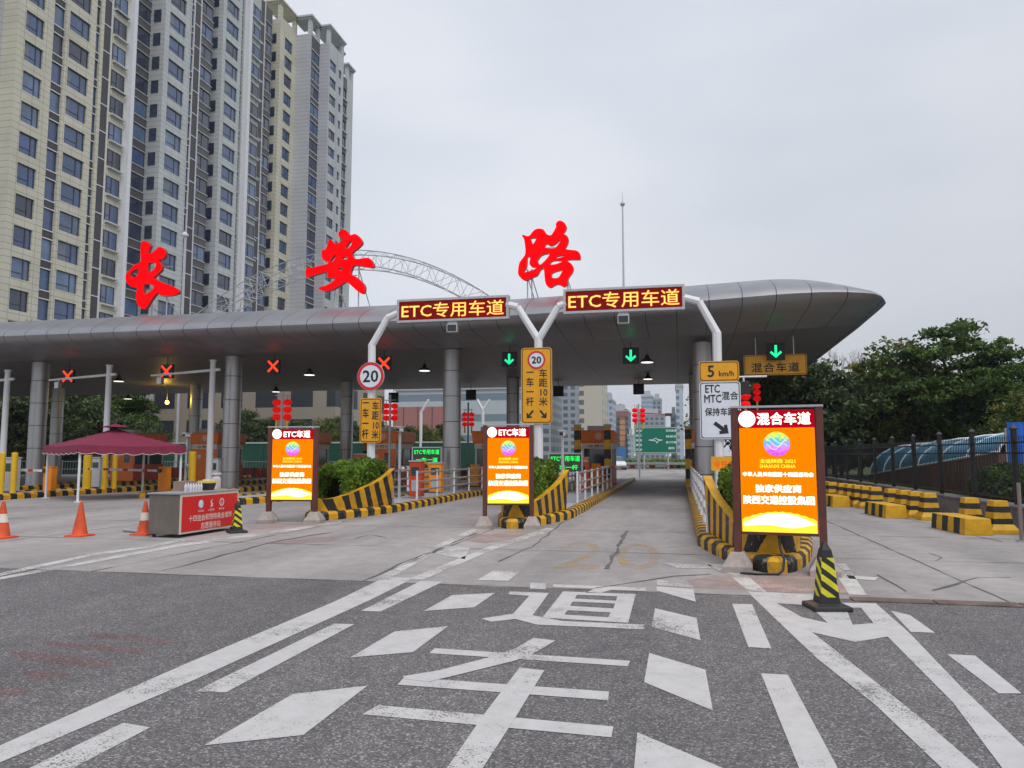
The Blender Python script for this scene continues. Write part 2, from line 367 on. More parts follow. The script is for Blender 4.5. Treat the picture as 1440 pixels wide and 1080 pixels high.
# ================================================================== GROUND
def road_mat(name, c1, c2, c3, sc, rough, joint=None):
    m = bpy.data.materials.new(name); m.use_nodes = True; t = m.node_tree; b = t.nodes['Principled BSDF']; lk = t.links.new
    tc = N(t, 'ShaderNodeTexCoord')
    big = N(t, 'ShaderNodeTexNoise'); big.inputs['Scale'].default_value = 0.35; big.inputs['Detail'].default_value = 7; big.inputs['Roughness'].default_value = 0.6
    mid = N(t, 'ShaderNodeTexNoise'); mid.inputs['Scale'].default_value = 3.0; mid.inputs['Detail'].default_value = 8; mid.inputs['Roughness'].default_value = 0.7
    fin = N(t, 'ShaderNodeTexVoronoi'); fin.inputs['Scale'].default_value = sc
    fn = N(t, 'ShaderNodeTexNoise'); fn.inputs['Scale'].default_value = sc * 0.8; fn.inputs['Detail'].default_value = 2
    mpv = N(t, 'ShaderNodeMapping'); mpv.inputs['Scale'].default_value = (1.6, 0.35, 1)   # tyre wear runs along the lanes
    lk(tc.outputs['Object'], mpv.inputs[0])
    lk(mpv.outputs[0], big.inputs['Vector'])
    for n_ in (mid, fin, fn): lk(tc.outputs['Object'], n_.inputs['Vector'])
    rp = N(t, 'ShaderNodeValToRGB'); rp.color_ramp.elements[0].position = 0.3; rp.color_ramp.elements[1].position = 0.7
    rp.color_ramp.elements[0].color = (*c1, 1); rp.color_ramp.elements[1].color = (*c2, 1); lk(big.outputs['Fac'], rp.inputs[0])
    m1 = N(t, 'ShaderNodeMix', data_type='RGBA', blend_type='MULTIPLY'); m1.inputs[0].default_value = 0.55
    r2 = N(t, 'ShaderNodeValToRGB'); r2.color_ramp.elements[0].position = 0.3; r2.color_ramp.elements[0].color = (0.62, 0.62, 0.62, 1)
    r2.color_ramp.elements[1].position = 0.65; r2.color_ramp.elements[1].color = (1.1, 1.1, 1.1, 1); lk(mid.outputs['Fac'], r2.inputs[0])
    lk(rp.outputs[0], m1.inputs[6]); lk(r2.outputs[0], m1.inputs[7])
    r3 = N(t, 'ShaderNodeValToRGB'); r3.color_ramp.elements[0].position = 0.30; r3.color_ramp.elements[0].color = (*c3, 1)
    r3.color_ramp.elements[1].position = 0.70; r3.color_ramp.elements[1].color = (2 - c3[0], 2 - c3[1], 2 - c3[2], 1)
    if sc > 60:      # asphalt: single stones, a few of them bright
        sr = N(t, 'ShaderNodeSeparateColor'); lk(fin.outputs['Color'], sr.inputs[0]); lk(sr.outputs[0], r3.inputs[0])
        r3.color_ramp.elements[0].position = 0.0; r3.color_ramp.elements[0].color = (.45, .45, .45, 1); r3.color_ramp.elements[1].position = 1.0; r3.color_ramp.elements[1].color = (2.3, 2.25, 2.2, 1)
        e = r3.color_ramp.elements.new(.55); e.color = (.8, .8, .8, 1); e = r3.color_ramp.elements.new(.85); e.color = (1.2, 1.2, 1.2, 1)
    else: lk(fn.outputs['Fac'], r3.inputs[0])
    m2 = N(t, 'ShaderNodeMix', data_type='RGBA', blend_type='MULTIPLY'); m2.inputs[0].default_value = 1
    lk(m1.outputs[2], m2.inputs[6]); lk(r3.outputs[0], m2.inputs[7]); lk(m2.outputs[2], b.inputs['Base Color'])
    b.inputs['Roughness'].default_value = rough
    bp = N(t, 'ShaderNodeBump'); bp.inputs['Strength'].default_value = 0.2; bp.inputs['Distance'].default_value = 0.003
    lk(fn.outputs['Fac'], bp.inputs['Height']); lk(bp.outputs[0], b.inputs['Normal'])
    return m
M_asph = road_mat('asphalt', (0.125, 0.118, 0.122), (0.205, 0.192, 0.194), (0.0, 0.0, 0.0), 88, 0.85)
M_slab = road_mat('concrete slabs', (0.25, 0.232, 0.228), (0.43, 0.395, 0.382), (0.9, 0.9, 0.9), 50, 0.8)
M_soil = mat('verge soil and grass', (0.10, 0.13, 0.05), 0.9, var=0.4, vscale=1.2, bump=0.4)
YB = 9.6                                             # asphalt ends, concrete apron begins
def sheet(name, x0, x1, y0, y1, z, m):
    mb = MB(); mb.add([(x0, y0, z), (x1, y0, z), (x1, y1, z), (x0, y1, z)], [(0, 1, 2, 3)]); return struct(mb.build(name, m))
sheet('ground', -900, 900, -300, 1500, -0.03, M_soil)
sheet('asphalt_road', -60, 40, -30, YB, 0.0, M_asph)
sheet('concrete_apron', -60, 7.3, YB, 90, 0.0, M_slab)
sheet('crossing_road', -300, 300, 96, 125, -0.01, M_asph)
sheet('approach_road', -60, 6, 90, 96, -0.004, M_asph)

M_paint = paint_mat('white road paint', (0.56, 0.54, 0.535), keep=0.80)
M_paint_old = paint_mat('faded white road paint', (0.60, 0.58, 0.56), keep=0.93)
M_paint_y = paint_mat('worn yellow road paint', (0.62, 0.38, 0.12), keep=1.16)
M_paint_r = paint_mat('worn red road paint', (0.42, 0.09, 0.08), keep=1.30, scale=2.5)
M_paint_pk = paint_mat('rubbed pink road paint', (0.46, 0.33, 0.30), keep=1.02, scale=2.0)

def Z(pts, ox, oy, s): return [(ox + x / s, oy + y / s) for x, y in pts]
def marking(name, polys, m, z=0.004):
    mb = MB()
    for p in polys:
        if isinstance(p[0][0], (tuple, list)): ps = p
        else: ps = [p]
        g = [[tuple(gnd(x, y).xy) for x, y in q] for q in ps]
        vs, fs = fill_geo(g); mb.add([(v[0], v[1], z) for v in vs], fs)
    return struct(mb.build(name, m))
z1 = lambda p: Z(p, 480, 800, 3.2727)
z2 = lambda p: Z(p, 840, 780, 2.4)
z3 = lambda p: Z(p, 0, 780, 2.769)
z4 = lambda p: Z(p, 0, 700, 3.0)
z5 = lambda p: Z(p, 480, 700, 2.769)
marking('painted_character', [
    z1([(820, 458), (935, 470), (868, 578), (800, 690), (655, 915), (570, 1040), (400, 1040), (490, 915), (660, 668)])], M_paint, 0.0058)
marking('painted_character', [
    z1([(430, 367), (1330, 425), (1318, 450), (405, 390)]),
    z1([(290, 500), (1232, 567), (1228, 607), (258, 535)]),
    z1([(170, 630), (1252, 728), (1243, 778), (95, 672)])], M_paint, 0.004)
marking('painted_character', [
    z1([(885, 320), (985, 333), (885, 392), (800, 425), (510, 497), (400, 522), (290, 510), (285, 497), (450, 470), (680, 410), (800, 370)])], M_paint, 0.0058)
marking('painted_character', [
    z1([(870, 65), (942, 68), (940, 95), (868, 92)]),
    z1([(975, 72), (1400, 88), (1402, 103), (1240, 98), (1195, 112), (1125, 112), (1165, 92), (975, 85)]),
    [z1([(1020, 105), (1355, 117), (1320, 250), (925, 226)]),
     z1([(1085, 120), (1270, 128), (1264, 148), (1075, 138)]),
     z1([(1066, 152), (1260, 161), (1252, 184), (1052, 172)]),
     z1([(1042, 192), (1240, 202), (1228, 224), (1026, 212)])],
    z1([(775, 105), (955, 112), (925, 155), (880, 215), (1020, 242), (1397, 258), (1393, 280), (900, 258), (800, 232), (690, 245), (645, 230), (790, 208), (865, 125), (770, 118)]),
], M_paint)
marking('lane_marking', [
    z1([(510, 122), (707, 112), (612, 178), (380, 195)]),
    z1([(245, 290), (492, 265), (330, 385), (40, 410)]),
    z3([(1140, 545), (1432, 512), (1180, 705), (795, 745)]),
    z1([(365, 57), (468, 60), (180, 198), (90, 195)]),
    z3([(1300, 270), (1380, 272), (880, 538), (757, 535)]),
    z3([(480, 657), (585, 675), (290, 831), (150, 905), (-40, 905), (120, 831)]),
    z3([(-60, 771), (0, 745), (720, 428), (1300, 185), (1440, 118), (1500, 88), (1612, 92), (1440, 178), (760, 488), (0, 812), (-60, 840)]),
    z2([(200, 108), (325, 118), (332, 160), (200, 122)]),
    z2([(195, 182), (335, 215), (348, 290), (183, 245)]),
    z2([(175, 333), (365, 390), (390, 528), (158, 432)]),
    z2([(135, 602), (430, 725), (500, 790), (118, 790)]),
    z2([(455, 167), (522, 168), (588, 318), (510, 313)]),
    z2([(552, 402), (643, 407), (810, 720), (850, 790), (700, 790), (680, 720)]),
    z2([(1180, 337), (1275, 342), (1432, 470), (1355, 470)]),
    z2([(990, 190), (1055, 205), (1140, 265), (1058, 262)]),
    [z2([(505, 125), (720, 135), (745, 162), (940, 165), (1050, 262), (1230, 450), (1440, 650), (1560, 790), (1410, 790), (1365, 720), (1200, 500), (980, 278), (870, 296),
         (725, 263), (900, 400), (1100, 560), (1285, 720), (1360, 790), (1230, 790), (1160, 720), (940, 510), (740, 350), (640, 255)]),
     z2([(606, 165), (715, 172), (778, 232), (690, 212)]), z2([(838, 180), (890, 180), (932, 232), (862, 238)])],
], M_paint)
marking('faded_marking', [
    z5([(130, 318), (185, 318), (400, 195), (560, 110), (538, 108), (360, 190)]),
    z5([(255, 320), (320, 320), (600, 200), (840, 122), (800, 118), (560, 196)]),
    z5([(410, 190), (500, 195), (480, 240), (350, 215)]),
    z5([(590, 285), (700, 285), (650, 325), (530, 322)]),
    z5([(1255, 255), (1440, 262), (1440, 275), (1310, 275)]),
    z5([(1230, 320), (1370, 345), (1370, 352), (1228, 342)]),
    z4([(0, 318), (390, 236), (640, 202), (760, 175), (790, 180), (640, 210), (390, 247), (0, 331)]),
    z4([(0, 336), (420, 258), (740, 198), (1200, 135), (1440, 98), (1440, 106), (1200, 147), (740, 210), (420, 270), (0, 347)]),
    z2([(435, 62), (500, 66), (572, 128), (508, 122)]),
    z2([(780, 30), (840, 32), (910, 138), (850, 136)]),
    z2([(355, 28), (440, 36), (460, 62), (420, 60)]),
    z2([(840, 70), (950, 78), (935, 88), (850, 82)]),
], M_paint_old, 0.0052)
mb = MB()
a, b, c_, d_ = gnd(772, 800).xy, gnd(935, 803).xy, gnd(925, 765).xy, gnd(800, 762).xy
vs, fs, _, _ = text_geo('20', 1.1, 1.0)
o2 = [(x + .5, y + .5) for x, y in vs]
mb.add([(*((a * (1 - u) + b * u) * (1 - v) + (d_ * (1 - u) + c_ * u) * v), 0.004) for u, v in o2], fs)
struct(mb.build('painted_number', M_paint_y))
marking('red_paint_trace', [
    z3([(90, 455), (270, 462), (265, 490), (110, 488)]), z3([(-30, 515), (115, 522), (100, 550), (-30, 556)]),
    z3([(180, 335), (580, 372), (560, 392), (170, 352)]), z3([(340, 302), (680, 332), (660, 352), (350, 322)]),
    z3([(40, 376), (120, 384), (440, 412), (430, 438), (230, 430), (40, 396)])], M_paint_r)
marking('red_paint_trace', [
    z4([(1150, 190), (1330, 165), (1440, 168), (1400, 185), (1200, 200)]), z4([(1040, 120), (1230, 110), (1200, 128), (1060, 134)])], M_paint_r, 0.0056)
marking('pink_paint_patch', [
    z2([(300, 88), (400, 68), (720, 62), (800, 95), (930, 140), (740, 132), (500, 122), (330, 112)]),
    z5([(500, 145), (700, 128), (740, 150), (560, 178), (480, 165)])], M_paint_pk, 0.0046)
# joints and sealed cracks of the concrete apron
M_joint = mat('joint sealant', (0.13, 0.12, 0.115), 0.8, var=0.25, vscale=6)
rnd = random.Random(5)
def crack(mb, pts, w0, jit=0.03, z=0.0035, step=0.35):
    P = []
    for a, b in zip(pts[:-1], pts[1:]):
        a, b = Vector(a), Vector(b); n = max(1, int((b - a).length / step))
        for i in range(n): P.append(a + (b - a) * (i / n))
    P.append(Vector(pts[-1])); vs = []
    for i, p in enumerate(P):
        d = (P[min(i + 1, len(P) - 1)] - P[max(i - 1, 0)]).normalized(); nrm = Vector((-d.y, d.x))
        o = nrm * rnd.uniform(-jit, jit); wd = w0 * rnd.uniform(0.15, 1.15)
        vs += [(*(p + o + nrm * wd / 2), z), (*(p + o - nrm * wd / 2), z)]
    mb.add(vs, [(2 * i, 2 * i + 1, 2 * i + 3, 2 * i + 2) for i in range(len(P) - 1)])
mb = MB()
for k in range(20):
    crack(mb, [(-45, YB + 3.75 * k), (7, YB + 3.75 * k)] if k else [(-45, YB + .02), (4, YB + .02)], 0.035 if k else 0.06, 0.006 if k else 0.012, 0.0035 + 0.0001 * k)
for x in (-40, -36, -32, -28, -24.5, -20.7, -17, -12.7, -8.2, -4.1, 3.6):
    crack(mb, [(x, YB), (x, 80)], 0.03, 0.01, 0.0062)
g = lambda *p: [gnd(*q).xy for q in p]
crack(mb, g((523, 814), (560, 795), (624, 769), (668, 750)), 0.06, 0.03, 0.0068)
crack(mb, g((700, 790), (749, 769), (790, 736), (830, 715)), 0.04, 0.03, 0.0068)
crack(mb, g((852, 800), (868, 774), (881, 747)), 0.09, 0.03, 0.0068)
crack(mb, g((840, 828), (880, 820), (950, 811), (1000, 808)), 0.04, 0.04, 0.0068)
crack(mb, g((230, 803), (300, 785), (380, 763), (480, 746)), 0.06, 0.05, 0.0068)
crack(mb, g((1310, 830), (1345, 822), (1372, 812), (1420, 812)), 0.06, 0.04, 0.0068)
crack(mb, g((1230, 808), (1275, 832)), 0.03, 0.03, 0.0068)
crack(mb, g((1315, 790), (1325, 784), (1305, 778)), 0.03, 0.02, 0.0068)
crack(mb, g((500, 758), (520, 752), (545, 757), (570, 755)), 0.03, 0.03, 0.0068)
crack(mb, g((1270, 728), (1330, 745), (1410, 762)), 0.03, 0.02, 0.0068)
struct(mb.build('road_joint', M_joint))
# steel drain cover along the edge of the apron (right)
mb = MB(); M_drain = mat('rusty steel plate', (0.17, 0.115, 0.10), 0.6, 0.3, var=0.4, vscale=3, bump=0.3)
x = 1.9
while x < 4.6:
    mb.bb(x, x + 0.86, YB - 0.10, YB + 0.14, -0.02, 0.016); x += 0.88
struct(mb.build('drain_cover', M_drain, bevel=0.004))

# ================================================================== TOLL CANOPY
canopy = thing('toll_canopy', 'long grey metal toll plaza roof on round clad columns, carrying big red characters', 'canopy', (-9.6, 32, 0))
ORG = (-9.6, 32, 0)
YF = 27.6
def prof(g, g2, g3=0):      # (y, z) outer profile from soffit crease round the nose to the roof; g = thickness factor, g2 = corner pull-back
    base = 6.23
    pts = [(50.6, base), (50.7, base + .12), (50.4, base + .55), (47, base + 1.75), (40, base + 2.1), (34, base + 2.02), (31, base + 1.84),
           (29.4, base + 1.56), (28.3, base + 1.12), (27.85, base + .88), (27.66, base + .74), (27.58, base + .56), (27.66, base + .40), (27.88, base + .28),
           (28.3, base + .19), (31.3, base + .0)]
    out = []
    for y, z in pts:
        zz = base + (z - base) * g + .35 * g3 * max(0.0, (44 - y) / 16)
        out.append((y + (g2 - 1.1 * g3) * max(0.0, (36 - y) / 8.4), zz))
    return out
secs = [(-60, 1, 0)] + [(-58 + 2 * i, 1, 0) for i in range(31)]
secs = [q_ for q_ in secs if q_[0] < 3.5]
for xx in (3.2, 3.7, 4.2, 4.7, 5.2, 5.6, 6.0, 6.3, 6.55, 6.72, 6.82):
    t = max(0, (xx - 2.6) / 4.26); g = max(0.16, (max(0, 1 - t ** 2.3)) ** .52)
    p2 = 0 if xx < 6.2 else 0.8 * ((xx - 6.2) / .62) ** 2.5
    secs.append((xx, g, p2))
secs = [(a_, b_, c_, (max(0.0, (a_ + 8) / 14.5)) ** 1.4) for a_, b_, c_ in secs]
mb = MB(); vs = []; fs = []; nP = 16
for (xx, g, p2, p3) in secs:
    for (y, z) in prof(g, p2, p3): vs.append((xx, y, z))
for i in range(len(secs) - 1):
    for k in range(nP - 1):
        fs.append((i * nP + k, i * nP + k + 1, (i + 1) * nP + k + 1, (i + 1) * nP + k))
fs.append(tuple(range(nP))); fs.append(tuple((len(secs) - 1) * nP + k for k in range(nP - 1, -1, -1)))
mb.add(vs, fs); mb.build('roof_shell', M_alu, canopy, ORG, smooth=True)
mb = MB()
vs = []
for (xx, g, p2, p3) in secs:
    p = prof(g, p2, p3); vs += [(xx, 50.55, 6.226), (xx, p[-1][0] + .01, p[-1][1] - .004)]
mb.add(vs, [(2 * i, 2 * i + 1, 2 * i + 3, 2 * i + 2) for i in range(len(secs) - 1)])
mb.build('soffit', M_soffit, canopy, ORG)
for xc in (1.0, -9.6, -20.2, -30.8, -41.4):
    for yc in (32.0, 44.6):
        mb = MB(); r = 0.39; zz = 0.15; bands = [0.15, 0.9, 2.0, 3.1, 4.2, 5.3, 6.24]
        for za, zb in zip(bands[:-1], bands[1:]):
            mb.cyl((xc, yc, za), (xc, yc, zb - .03), r, r, 32); mb.cyl((xc, yc, zb - .03), (xc, yc, zb), r - .02, r - .02, 32, 1, cap=False)
        mb.cyl((xc, yc, 0.0), (xc, yc, 0.2), r + .06, r + .06, 32, 0)
        mb.build('column', [M_column, M_dark], canopy, ORG, smooth=True)

# red characters on the roof
CH = {
 'chang': (170, 330, 9.82, [[(300, 115), (345, 95), (400, 115), (425, 160), (410, 195), (395, 270), (450, 255), (520, 190), (560, 175), (610, 200), (632, 250), (620, 310), (575, 350), (540, 350), (575, 420), (575, 490), (540, 530), (480, 585), (475, 605), (560, 650), (680, 700), (790, 750), (820, 790), (790, 825), (680, 850), (560, 845), (525, 800), (440, 900), (370, 1010), (320, 1030), (270, 1000), (235, 930), (225, 850), (240, 740), (180, 730), (120, 690), (85, 620), (85, 560), (110, 530), (150, 480), (210, 420), (290, 380), (290, 300), (290, 200)],
   [(395, 410), (440, 390), (495, 400), (490, 460), (440, 510), (395, 520)], [(150, 540), (200, 490), (262, 480), (250, 560), (190, 600), (150, 580)], [(335, 700), (430, 690), (470, 740), (400, 800), (340, 830)]]),
 'an': (420, 310, 9.39, [[(540, 165), (600, 125), (650, 150), (690, 200), (760, 185), (820, 235), (850, 295), (820, 345), (740, 410), (715, 450), (750, 505), (800, 515), (930, 500), (990, 560), (1000, 600), (980, 630), (850, 610), (750, 600), (715, 640), (700, 715), (760, 745), (850, 820), (885, 880), (880, 950), (850, 970), (800, 950), (720, 880), (640, 815), (560, 860), (450, 920), (340, 935), (270, 905), (300, 885), (400, 850), (500, 770), (400, 760), (385, 690), (300, 700), (180, 740), (115, 750), (110, 640), (200, 625), (350, 590), (400, 572), (385, 545), (330, 520), (315, 410), (370, 380), (410, 270), (440, 265), (490, 310), (560, 290), (600, 240), (560, 240), (540, 210)],
   [(640, 340), (700, 275), (715, 290), (690, 350), (655, 375), (635, 370)], [(590, 490), (650, 485), (645, 520), (595, 515)], [(545, 635), (592, 635), (580, 668), (542, 662)], [(490, 460), (500, 480), (470, 540), (438, 556), (432, 530)]]),
 'lu': (715, 300, 9.0, [[(175, 290), (200, 280), (240, 295), (275, 285), (330, 220), (390, 200), (450, 215), (490, 270), (540, 285), (575, 240), (610, 170), (600, 150), (625, 110), (660, 100), (710, 125), (740, 180), (720, 230), (700, 265), (745, 290), (765, 340), (750, 400), (728, 455), (800, 470), (870, 480), (910, 520), (915, 570), (900, 590), (800, 590), (745, 602), (800, 645), (828, 700), (810, 760), (765, 820), (745, 900), (710, 935), (640, 905), (590, 915), (540, 945), (490, 920), (465, 850), (450, 700), (410, 720), (370, 790), (300, 820), (230, 855), (170, 830), (130, 780), (130, 700), (150, 620), (215, 530), (215, 420), (200, 330)],
   [(290, 320), (355, 320), (335, 370), (310, 395), (295, 350)], [(375, 600), (420, 540), (470, 520), (525, 520), (480, 590), (410, 655), (390, 640)], [(470, 440), (485, 390), (540, 415), (600, 390), (665, 330), (640, 390), (580, 450)],
   [(245, 560), (280, 570), (270, 640), (300, 680), (360, 690), (330, 715), (200, 755), (205, 730), (235, 680)], [(620, 550), (720, 535), (725, 545), (640, 570), (615, 570)], [(530, 650), (570, 605), (690, 610), (600, 650)], [(560, 760), (680, 725), (665, 775), (630, 820), (560, 820)]]),
}
YC = 29.6
for key, lab, sup in (('chang', 'leftmost red brush-style character 长 in front of the apartment tower, on the canopy roof', [(208, 432), (232, 425)]),
                 ('an', 'middle red brush-style character 安 in front of the steel truss arch, on the canopy roof', [(470, 400), (503, 385)]),
                 ('lu', 'right-hand red brush-style character 路 standing against plain sky on the canopy roof', [(741, 395), (747, 395), (798, 400)])):
    ox, oy, s, polys = CH[key]
    mid = at_y(ox + 500 / s, oy + 900 / s, YC)
    rt = thing('roof_character', lab, 'sign letter', (mid.x, YC, 7.4), 0, 'red characters on the canopy roof')
    g = []
    for p in polys:
        q = []
        for (x, y) in smooth_poly(p, 3):
            w3 = at_y(ox + x / s, oy + y / s, YC); q.append((w3.x - mid.x, w3.z - 7.4))
        g.append(q)
    vs, fs = fill_geo(g, 0.09)
    V3 = [(v[0], -v[2], v[1]) for v in vs]; front = [f for f in fs if all(V3[i][1] < -.08 for i in f)]; rest = [f for f in fs if not all(V3[i][1] < -.08 for i in f)]
    mb = MB(); mb.add(V3, front); mb.build('letter_face', M_char, rt); mb = MB(); mb.add(V3, rest); mb.build('letter_return', mat('red sheet returns', (.35, .01, .01), .45), rt)
    zs_ = [q[1] for q in g[0]]; xs_ = [q[0] for q in g[0]]; za, zb = min(zs_), max(zs_)
    for f_ in (.3, .62):
        mb = MB(); mb.cyl((min(xs_) * .5, .16, za + (zb - za) * f_), (max(xs_) * .5, .16, za + (zb - za) * f_), .02, n=6); mb.build('frame_bar', M_galv, rt)
    for (x, y) in sup:
        p = at_y(x, y, YC); mb = MB()
        mb.tube([(p.x - mid.x, 0.13, p.z - 7.4 + .5), (p.x - mid.x, 0.13, -0.1)], .03, 6)
        mb.tube([(p.x - mid.x, 0.13, p.z - 7.4 + .2), (p.x - mid.x + .25, 1.2, 0.1)], .022, 6)
        mb.build('support_strut', M_galv, rt)

# lightning mast
p = at_y(877, 400, 38); t_ = at_y(877, 270, 38); k_ = at_y(877, 287, 38)
rt = thing('lightning_mast', 'thin steel mast with a small ball near its tip on the canopy roof', 'mast', (p.x, 38, 7.9))
MB().cyl((0, 0, -.1), (0, 0, k_.z - 7.9), .06, .035, 8).cyl((0, 0, k_.z - 7.9), (0, 0, t_.z - 7.9), .02, .008, 6).build('mast', M_galv, rt)
mb = MB(); mb.lathe([(0.01, -.13), (.09, -.08), (.13, 0), (.09, .08), (.01, .13)], 12, 0, (0, 0, k_.z - 7.9)); mb.build('ball', M_greyp, rt, smooth=True)

# steel truss arch behind the roof
rt = thing('truss_arch', 'grey lattice steel arch rising behind the canopy roof between the characters', 'steel arch', (-18, 40, 7.8))
def arch_pt(t, side, up):
    x = -20.2 - 13.6 + 27.2 * t; h = 14.3 - .0365 * (x + 20.2) ** 2; sl = -.073 * (x + 20.2)
    nv = Vector((-sl, 1)).normalized() * (.95 * (up - 1))
    return Vector((x + nv.x, 44 + side * .6, h + nv.y))
n = 30; mb = MB()
for side in (-1, 1):
    for up in (0, 1): mb.tube([arch_pt(i / n, side, up) for i in range(n + 1)], .032, 6)
mb.build('chord', M_galv, rt, (-18, 40, 7.8))
mb = MB()
for i in range(n):
    a, b = i / n, (i + 1) / n
    for side in (-1, 1):
        mb.cyl(arch_pt(a, side, i % 2), arch_pt(b, side, 1 - i % 2), .016, n=5); mb.cyl(arch_pt(a, side, 0), arch_pt(a, side, 1), .015, n=5)
    for up in (0, 1):
        mb.cyl(arch_pt(a, -1 if i % 2 else 1, up), arch_pt(b, 1 if i % 2 else -1, up), .015, n=5); mb.cyl(arch_pt(a, -1, up), arch_pt(a, 1, up), .015, n=5)
mb.build('lattice', M_galv, rt, (-18, 40, 7.8))

# ================================================================== ISLANDS
def island_outline(x0, x1, y0, y1, step=0.2):
    """U shape: right side back to front, round nose, left side front to back"""
    r = (x1 - x0) / 2; cx = (x0 + x1) / 2; T = 3.3; pts = []
    y = y1
    while y > y0 + T: pts.append((x1, y)); y -= step
    tt = [3.3, 2.9, 2.5, 2.1, 1.75, 1.4, 1.1, .8, .55, .35, .2, .1, .04, 0]
    for t in tt: pts.append((cx + r * (t / T) ** .5, y0 + t))
    for t in tt[-2::-1]: pts.append((cx - r * (t / T) ** .5, y0 + t))
    y = y0 + T + step
    while y < y1: pts.append((x0, y)); y += step
    return pts
def kerb(mb, pts, w=0.26, h=0.22, per=0.62, nose=None):
    sec = [(0, -0.01), (0, h * .72), (w * .2, h * .96), (w * .5, h), (w * .95, h), (w, h * .93), (w, -0.01)]
    vs = []; ph = []; n = len(pts); k0 = min(range(n), key=lambda i: math.dist(pts[i], nose)) if nose else 0
    s = .25 * per - sum(math.dist(pts[i], pts[i + 1]) for i in range(k0))
    for i, p in enumerate(pts):
        a = Vector(pts[max(i - 1, 0)]); b = Vector(pts[min(i + 1, n - 1)]); d = (b - a).normalized(); inn = Vector((-d.y, d.x)) * -1
        if i: s += (Vector(p) - Vector(pts[i - 1])).length
        for (o, z) in sec:
            q = Vector(p) + inn * o; vs.append((q.x, q.y, z)); ph.append(s / per)
    m = len(sec)
    fs = [(i * m + k, (i + 1) * m + k, (i + 1) * m + k + 1, i * m + k + 1) for i in range(n - 1) for k in range(m - 1)]
    mb.add(vs, fs, 0, ph)
ISL = [(1.3, 1.0, 11.45), (-3.72, 0.97, 17.05), (-9.05, 1.03, 17.95), (-14.9, 1.0, 22), (-20.2, 1.0, 26.0), (-25.4, 1.0, 20.0), (-30.8, 1.0, 22)]
ilabels = ['kerbed toll island nearest the camera, at the right behind the mixed-lane screen',
           'middle kerbed toll island with the Y-shaped post', 'kerbed toll island with the round 20 sign post',
           'kerbed toll island mostly hidden behind the left planter', 'kerbed toll island behind the red stall counter',
           'kerbed toll island at the left behind the maroon umbrella', 'kerbed toll island at the far left edge']
for (cx, hw, y0), lb in zip(ISL, ilabels):
    rt = thing('toll_island', lb, 'traffic island', (cx, y0, 0), 0, 'toll islands')
    o = (cx, y0, 0); pts = island_outline(cx - hw, cx + hw, y0, 50)
    mb = MB(); kerb(mb, pts, nose=(cx, y0)); mb.build('kerb', M_kerb, rt, o, smooth=True)
    r = hw - .2
    ip = island_outline(cx - r, cx + r, y0 + .22, 50, 2.0); mb = MB()
    n = len(ip); mb.add([(x, y, .17) for x, y in ip], [tuple(range(n))]); mb.build('paving', M_islt, rt, o)

# planters: raked prow walls painted with hazard chevrons
M_hedge = None
def leaf_material(name, dark, light, warm=None):
    m = bpy.data.materials.new(name); m.use_nodes = True; t = m.node_tree; b = t.nodes['Principled BSDF']; lk = t.links.new
    geo = N(t, 'ShaderNodeNewGeometry'); tc = N(t, 'ShaderNodeTexCoord')
    ns = N(t, 'ShaderNodeTexNoise'); ns.inputs['Scale'].default_value = 0.9; ns.inputs['Detail'].default_value = 3; lk(tc.outputs['Object'], ns.inputs['Vector'])
    ad = N(t, 'ShaderNodeMath', operation='MULTIPLY_ADD'); lk(geo.outputs['Random Per Island'], ad.inputs[0]); ad.inputs[1].default_value = 0.55
    sb = N(t, 'ShaderNodeMath', operation='MULTIPLY_ADD'); lk(ns.outputs['Fac'], sb.inputs[0]); sb.inputs[1].default_value = 1.8; sb.inputs[2].default_value = -0.65
    lk(sb.outputs[0], ad.inputs[2])
    rp = N(t, 'ShaderNodeValToRGB'); rp.color_ramp.elements[0].color = (*dark, 1); rp.color_ramp.elements[1].color = (*light, 1)
    rp.color_ramp.elements[0].position = 0.15; rp.color_ramp.elements[1].position = 0.95
    if warm:
        e = rp.color_ramp.elements.new(1.0); e.color = (*warm, 1); rp.color_ramp.elements[1].position = 0.8
    lk(ad.outputs[0], rp.inputs[0]); lk(rp.outputs[0], b.inputs['Base Color']); b.inputs['Roughness'].default_value = 0.55
    b.inputs['Specular IOR Level'].default_value = 0.3
    tr = N(t, 'ShaderNodeBsdfTranslucent'); lk(rp.outputs[0], tr.inputs['Color'])
    mx = N(t, 'ShaderNodeMixShader'); mx.inputs[0].default_value = 0.25
    out = t.nodes['Material Output']; lk(b.outputs[0], mx.inputs[1]); lk(tr.outputs[0], mx.inputs[2]); lk(mx.outputs[0], out.inputs['Surface'])
    return m
M_leaf = leaf_material('tree leaves', (0.018, 0.042, 0.012), (0.135, 0.215, 0.04))
M_leaf2 = leaf_material('yellowing tree leaves', (0.028, 0.05, 0.012), (0.17, 0.21, 0.035), (0.30, 0.20, 0.03))
M_leaf3 = leaf_material('dry grey green leaves', (0.026, 0.04, 0.018), (0.13, 0.18, 0.07))
M_hedgem = leaf_material('hedge leaves', (0.03, 0.07, 0.008), (0.19, 0.31, 0.03))
M_core = mat('hedge twigs', (0.012, 0.018, 0.008), 0.95, var=0.4, vscale=9)

